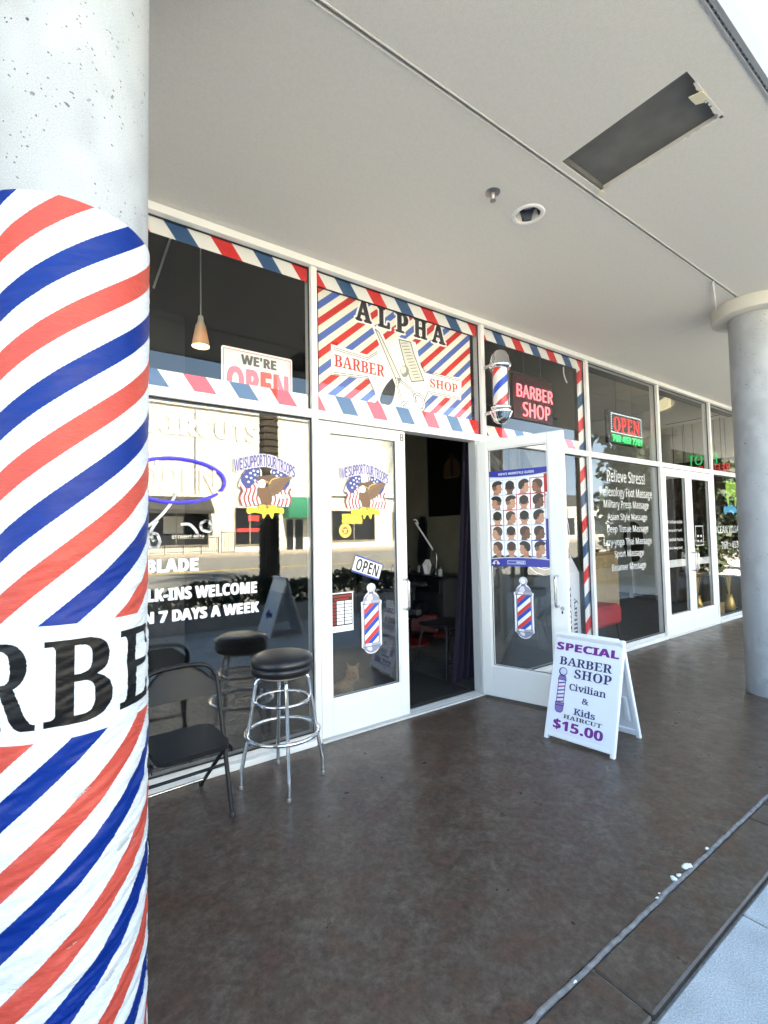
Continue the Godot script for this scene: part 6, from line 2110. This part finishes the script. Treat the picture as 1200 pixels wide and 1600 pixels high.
# ---------------------------------------------------------------- the street behind the camera, mirrored in the glass
func street() -> void:
	# cream house opposite; its own axes: x to the left of the photograph's street side, z towards us
	var h := thing("cream_building", "sunlit cream painted building across the street mirrored in the windows", "building", Vector3(0, 0.33, 30.0), PI)
	part(h, "wall", box(Vector3(-30, 0, -12), Vector3(9, 9.65, 0)), M.cream_wall)
	part(h, "parapet_cap", box(Vector3(-30.1, 9.651, -0.4), Vector3(9.1, 9.80, 0.10), 0.02), M.cream_wall)
	part(h, "ledge", box(Vector3(-30, 4.1, 0.001), Vector3(-17.4, 4.35, 0.14), 0.02), M.alu)
	part(h, "drain_pipe", tube([Vector3(-8.32, 4.0, 0.06), Vector3(-8.32, 9.6, 0.06)], 0.05, 8), M.dull_metal)
	for e in [[-9.15, -5.2, 0.55, 3.3], [-4.2, 0.5, 0.55, 3.0], [-13.05, -11.0, 0.5, 3.0], [-22.6, -18.6, 0.6, 2.9], [-29.0, -24.5, 0.6, 2.9]]:
		var w := part(h, "shop_window", box(Vector3(e[0], e[2], 0.002), Vector3(e[1], e[3], 0.03)), M.far_glass)
		part(w, "frame", boxes([[Vector3(e[0] - 0.06, e[2] - 0.06, 0.001), Vector3(e[0], e[3] + 0.06, 0.09)], [Vector3(e[1], e[2] - 0.06, 0.001), Vector3(e[1] + 0.06, e[3] + 0.06, 0.09)], [Vector3(e[0], e[2] - 0.06, 0.001), Vector3(e[1], e[2], 0.09)], [Vector3(e[0], e[3], 0.001), Vector3(e[1], e[3] + 0.06, 0.09)], [Vector3((e[0] + e[1]) / 2 - 0.03, e[2], 0.031), Vector3((e[0] + e[1]) / 2 + 0.03, e[3], 0.08)]]), M.far_pave)
	letters(h, "lettering", "STAR THEATRE", font("sans_bold"), -8.9, -6.9, 0.95, 1.22, 0.035, M.white_vinyl, 0.02)
	part(h, "poster", box(Vector3(-12.9, 2.1, 0.031), Vector3(-11.9, 2.5, 0.05)), M.red_sign)
	part(h, "poster", box(Vector3(-12.95, 1.35, 0.031), Vector3(-11.1, 1.6, 0.05)), M.red_sign)
	part(h, "poster", box(Vector3(-21.4, 1.9, 0.031), Vector3(-19.5, 2.7, 0.05)), plain(0.75, 0.50, 0.08, 0.6))
	part(h, "poster", box(Vector3(-7.6, 1.3, 0.031), Vector3(-6.4, 2.4, 0.05)), plain(0.60, 0.58, 0.48, 0.7))
	part(h, "dark_awning", prism(P2([0.001, 3.7, 0.001, 2.75, 1.1, 2.55, 1.1, 2.8]), -9.3, 0.7, Transform3D(Basis(Vector3(0, 0, 1), Vector3.UP, Vector3(1, 0, 0)), Vector3.ZERO)), M.dark_awning)
	var dome := PackedVector2Array([Vector2(0.001, 2.3)])
	for k in 9:
		var a := PI / 2 * k / 8
		dome.append(Vector2(1.1 * cos(a) + 0.001, 2.32 + 1.6 * sin(a)))
	part(h, "green_awning", prism(dome, -17.4, -14.5, Transform3D(Basis(Vector3(0, 0, 1), Vector3.UP, Vector3(1, 0, 0)), Vector3.ZERO)), M.green_awning)
	for e in [[-16.1, -15.5], [-15.3, -14.8]]:
		part(h, "door", box(Vector3(e[0], 0.02, 0.002), Vector3(e[1], 2.2, 0.05)), M.far_glass)
	# iron fence and half open gate in front
	var fn := thing("iron_fence", "black iron bar fence in front of the cream building", "fence", Vector3(0, 0.33, 28.4), PI)
	part(fn, "rail", boxes([[Vector3(-9.4, 0.12, -0.02), Vector3(-5.0, 0.16, 0.02)], [Vector3(-9.4, 1.0, -0.02), Vector3(-5.0, 1.04, 0.02)]]), M.iron)
	for k in 34:
		var bx := -9.4 + k * 0.133
		part(fn, "bar", box(Vector3(bx, 0.0 if k % 8 == 0 else 0.1, -0.012 if k % 8 else -0.03), Vector3(bx + (0.06 if k % 8 == 0 else 0.022), 1.05, 0.012 if k % 8 else 0.03)), M.iron)
	var gt := thing("iron_gate", "half open black iron gate at the end of the fence", "gate", Vector3(9.55, 0.33, 28.4), PI + 0.7)
	part(gt, "gate_frame", boxes([[Vector3(-0.9, 0.05, -0.02), Vector3(-0.86, 1.35, 0.02)], [Vector3(-0.04, 0.0, -0.02), Vector3(0.0, 1.45, 0.02)], [Vector3(-0.86, 0.05, -0.02), Vector3(-0.04, 0.09, 0.02)], [Vector3(-0.86, 1.31, -0.02), Vector3(-0.04, 1.35, 0.02)]]), M.iron)
	for k in 5:
		part(gt, "bar", box(Vector3(-0.78 + k * 0.14, 0.09, -0.01), Vector3(-0.76 + k * 0.14, 1.31, 0.01)), M.iron)
	# low shops further along
	var l := thing("low_shop_building", "low white shop with a grey roof and orange sign far along the street", "building", Vector3(0, 0.33, 34.0), PI)
	part(l, "wall", box(Vector3(-66, 0, -10), Vector3(-46, 4.2, 0)), M.room_white)
	part(l, "roof", prism(P2([-0.9, 4.2, -5.5, 6.4, -10.5, 4.2]), -66.5, -45.5, Transform3D(Basis(Vector3(0, 0, 1), Vector3.UP, Vector3(1, 0, 0)), Vector3.ZERO)), M.dark_awning)
	for k in 5:
		part(l, "shop_window", box(Vector3(-65 + k * 3.8, 0.5, 0.002), Vector3(-62.2 + k * 3.8, 2.7, 0.04)), M.far_glass)
	part(l, "sign_board", box(Vector3(-56, 2.9, 0.002), Vector3(-50, 3.9, 0.12)), plain(0.75, 0.28, 0.06, 0.6))
	# palms along our kerb and one across the road
	var palm := palm_tree()
	var spots := [[3.08, 4.60, 1.0, "dark palm trunk at the kerb mirrored in the left window"], [12.1, 4.60, 0.9, "slender palm trunk mirrored in the narrow window by the door"], [25.0, 26.2, 1.1, "tall palm across the street mirrored in the open door"]]
	for i in 3:
		var t: Node3D = palm if i == 0 else palm.duplicate()
		if i > 0:
			t.name = numbered("palm_tree")
			add_child(t, true)
		t.position = Vector3(spots[i][0], -0.03 if i < 2 else 0.32, spots[i][1])
		t.scale = Vector3.ONE * spots[i][2]
		t.rotation.y = i * 1.3
		t.set_meta("label", spots[i][3])
	var tl := ["green street tree nearest the barber mirrored in the massage window", "second green tree added to darken the massage window reflection", "third green tree added to darken the massage window reflection", "last green tree of the row added to darken the reflection"]
	var tree: Node3D
	for i in 4:  # trees after the first are added to block bright sky in the glass
		if i == 0:
			tree = leafy_tree(Vector3.ZERO, 6.3)
		var t: Node3D = tree if i == 0 else tree.duplicate()
		if i > 0:
			t.name = numbered("leafy_tree")
			add_child(t, true)
		t.position = Vector3([15.2, 16.8, 18.4, 20.0][i], -0.025, [4.3, 4.25, 4.3, 4.25][i])
		t.rotation.y = i * 1.7
		t.scale = Vector3.ONE * [1.0, 1.08, 0.95, 1.1][i]
		t.set_meta("label", tl[i])
	hedge()

func palm_tree() -> Node3D:
	var t := thing("palm_tree", "tall palm", "palm", Vector3.ZERO, 0.0, "palms along the street")
	rng.seed = 71
	var prof := []
	var y := 0.0
	var hgt := 13.0
	while y < hgt:
		var r := 0.165 - 0.035 * minf(y / 6.0, 1.0) + (0.10 * maxf(0.0, 1.0 - y / 0.6))
		prof.append(Vector2(r + 0.012, y))
		prof.append(Vector2(r, y + 0.10))
		y += 0.11
	part(t, "trunk", lathe(prof, 14), M.bark)
	# old leaf bases sticking out below the crown
	var boots := mb()
	for k in 90:
		var a := rng.randf() * TAU
		var yy := rng.randf_range(3.0, 12.9)
		var d := Vector3(cos(a), 0, sin(a))
		var s := Vector3(-sin(a), 0, cos(a)) * 0.035
		var b := d * 0.12 + Vector3(0, yy, 0)
		tri(boots, b + s, b - s, b + d * 0.09 + Vector3(0, 0.13, 0), d)
	part(t, "leaf_bases", boots.commit(), M.bark).set_meta("kind", "stuff")
	var st := mb()
	for k in 34:
		var a := TAU * k / 34.0 * 5.0 + rng.randf() * 0.4
		var lift := rng.randf_range(-0.9, 1.15)
		var d := Vector3(cos(a), 0, sin(a))
		var s := Vector3(-sin(a), 0, cos(a))
		var base := Vector3(0, hgt - 0.1, 0)
		var L := rng.randf_range(1.7, 2.3)
		var prev := base
		for q in 14:
			var u := (q + 1) / 14.0
			var p := base + d * L * u * cos(lift * 0.6) + Vector3(0, L * (u * sin(lift) - u * u * 0.75), 0)
			var dir := (p - prev).normalized()
			var up := s.cross(dir).normalized()
			quad(st, prev + s * 0.02, prev - s * 0.02, p - s * 0.02, p + s * 0.02, up)
			var ll := 0.62 * sin(PI * clampf(u * 0.9 + 0.08, 0, 1))
			for sd in [-1.0, 1.0]:
				var tip: Vector3 = p + s * sd * ll + dir * 0.22 - Vector3(0, 0.25 * ll, 0)
				tri(st, p - dir * 0.035, p + dir * 0.035, tip, up)
			prev = p
	part(t, "crown", st.commit(), M.palm_leaf)
	return t

# low clipped hedge in a kerbside planter, seen only in the glass
func hedge() -> void:
	var t := thing("hedge", "low dark green hedge in a kerbside planter mirrored in the windows", "hedge", Vector3(0, -0.02, 4.55))
	part(t, "planter", box(Vector3(-6, 0.0, -0.24), Vector3(14.2, 0.30, 0.24), 0.012), M.sidewalk)
	rng.seed = 97
	var leaf := mb()
	for k in 15000:
		var o := Vector3(rng.randf_range(-5.9, 14.1), 0.28 + 0.40 * pow(rng.randf(), 0.7), rng.randf_range(-0.24, 0.24))
		o.y += 0.05 * sin(o.x * 3.1) + 0.04 * sin(o.x * 7.3)
		var n := Vector3(rng.randfn(), rng.randfn() + 0.5, rng.randfn()).normalized()
		var x := n.cross(Vector3(rng.randfn(), rng.randfn(), rng.randfn())).normalized() * 0.03
		var y := n.cross(x.normalized()) * 0.05
		quad(leaf, o - y, o + x, o + y, o - x, n)
	part(t, "foliage", leaf.commit(), M.leaf)

func leafy_tree(at: Vector3, hgt: float) -> Node3D:
	var t := thing("leafy_tree", "round green street tree mirrored in the massage shop window", "tree", at, 0.0, "trees along our kerb")
	rng.seed = 91
	var st := mb()
	atube(st, [Vector3(0, -0.01, 0), Vector3(0.05, 1.2, 0), Vector3(0, 2.6, 0.05)], 0.17, 10, false, 0.12)
	var leaf := mb()
	for k in 18:
		var a := TAU * k * 0.382 + rng.randf() * 0.5
		var tip := Vector3(cos(a) * rng.randf_range(0.3, 1.0), lerpf(0.9, hgt - 0.7, k / 17.0), sin(a) * rng.randf_range(0.3, 1.0))
		atube(st, [Vector3(0, 0.4 + 0.12 * k, 0), tip * Vector3(0.45, 0.85, 0.45), tip], 0.05, 6, false, 0.015)
		for c in 5:
			var o := tip + Vector3(rng.randf_range(-1, 1), rng.randf_range(-0.6, 0.8), rng.randf_range(-1, 1)) * 0.8
			for q in 90:
				var v := Vector3(rng.randfn(), rng.randfn(), rng.randfn()).normalized() * pow(rng.randf(), 0.4) * 0.62
				var n := Vector3(rng.randfn(), rng.randfn() + 0.6, rng.randfn()).normalized()
				var x := n.cross(Vector3(rng.randfn(), rng.randfn(), rng.randfn())).normalized() * 0.085
				var y := n.cross(x.normalized()) * 0.11
				quad(leaf, o + v - y, o + v + x, o + v + y, o + v - x, n)
	part(t, "trunk", st.commit(), M.bark)
	part(t, "crown", leaf.commit(), M.leaf)
	return t
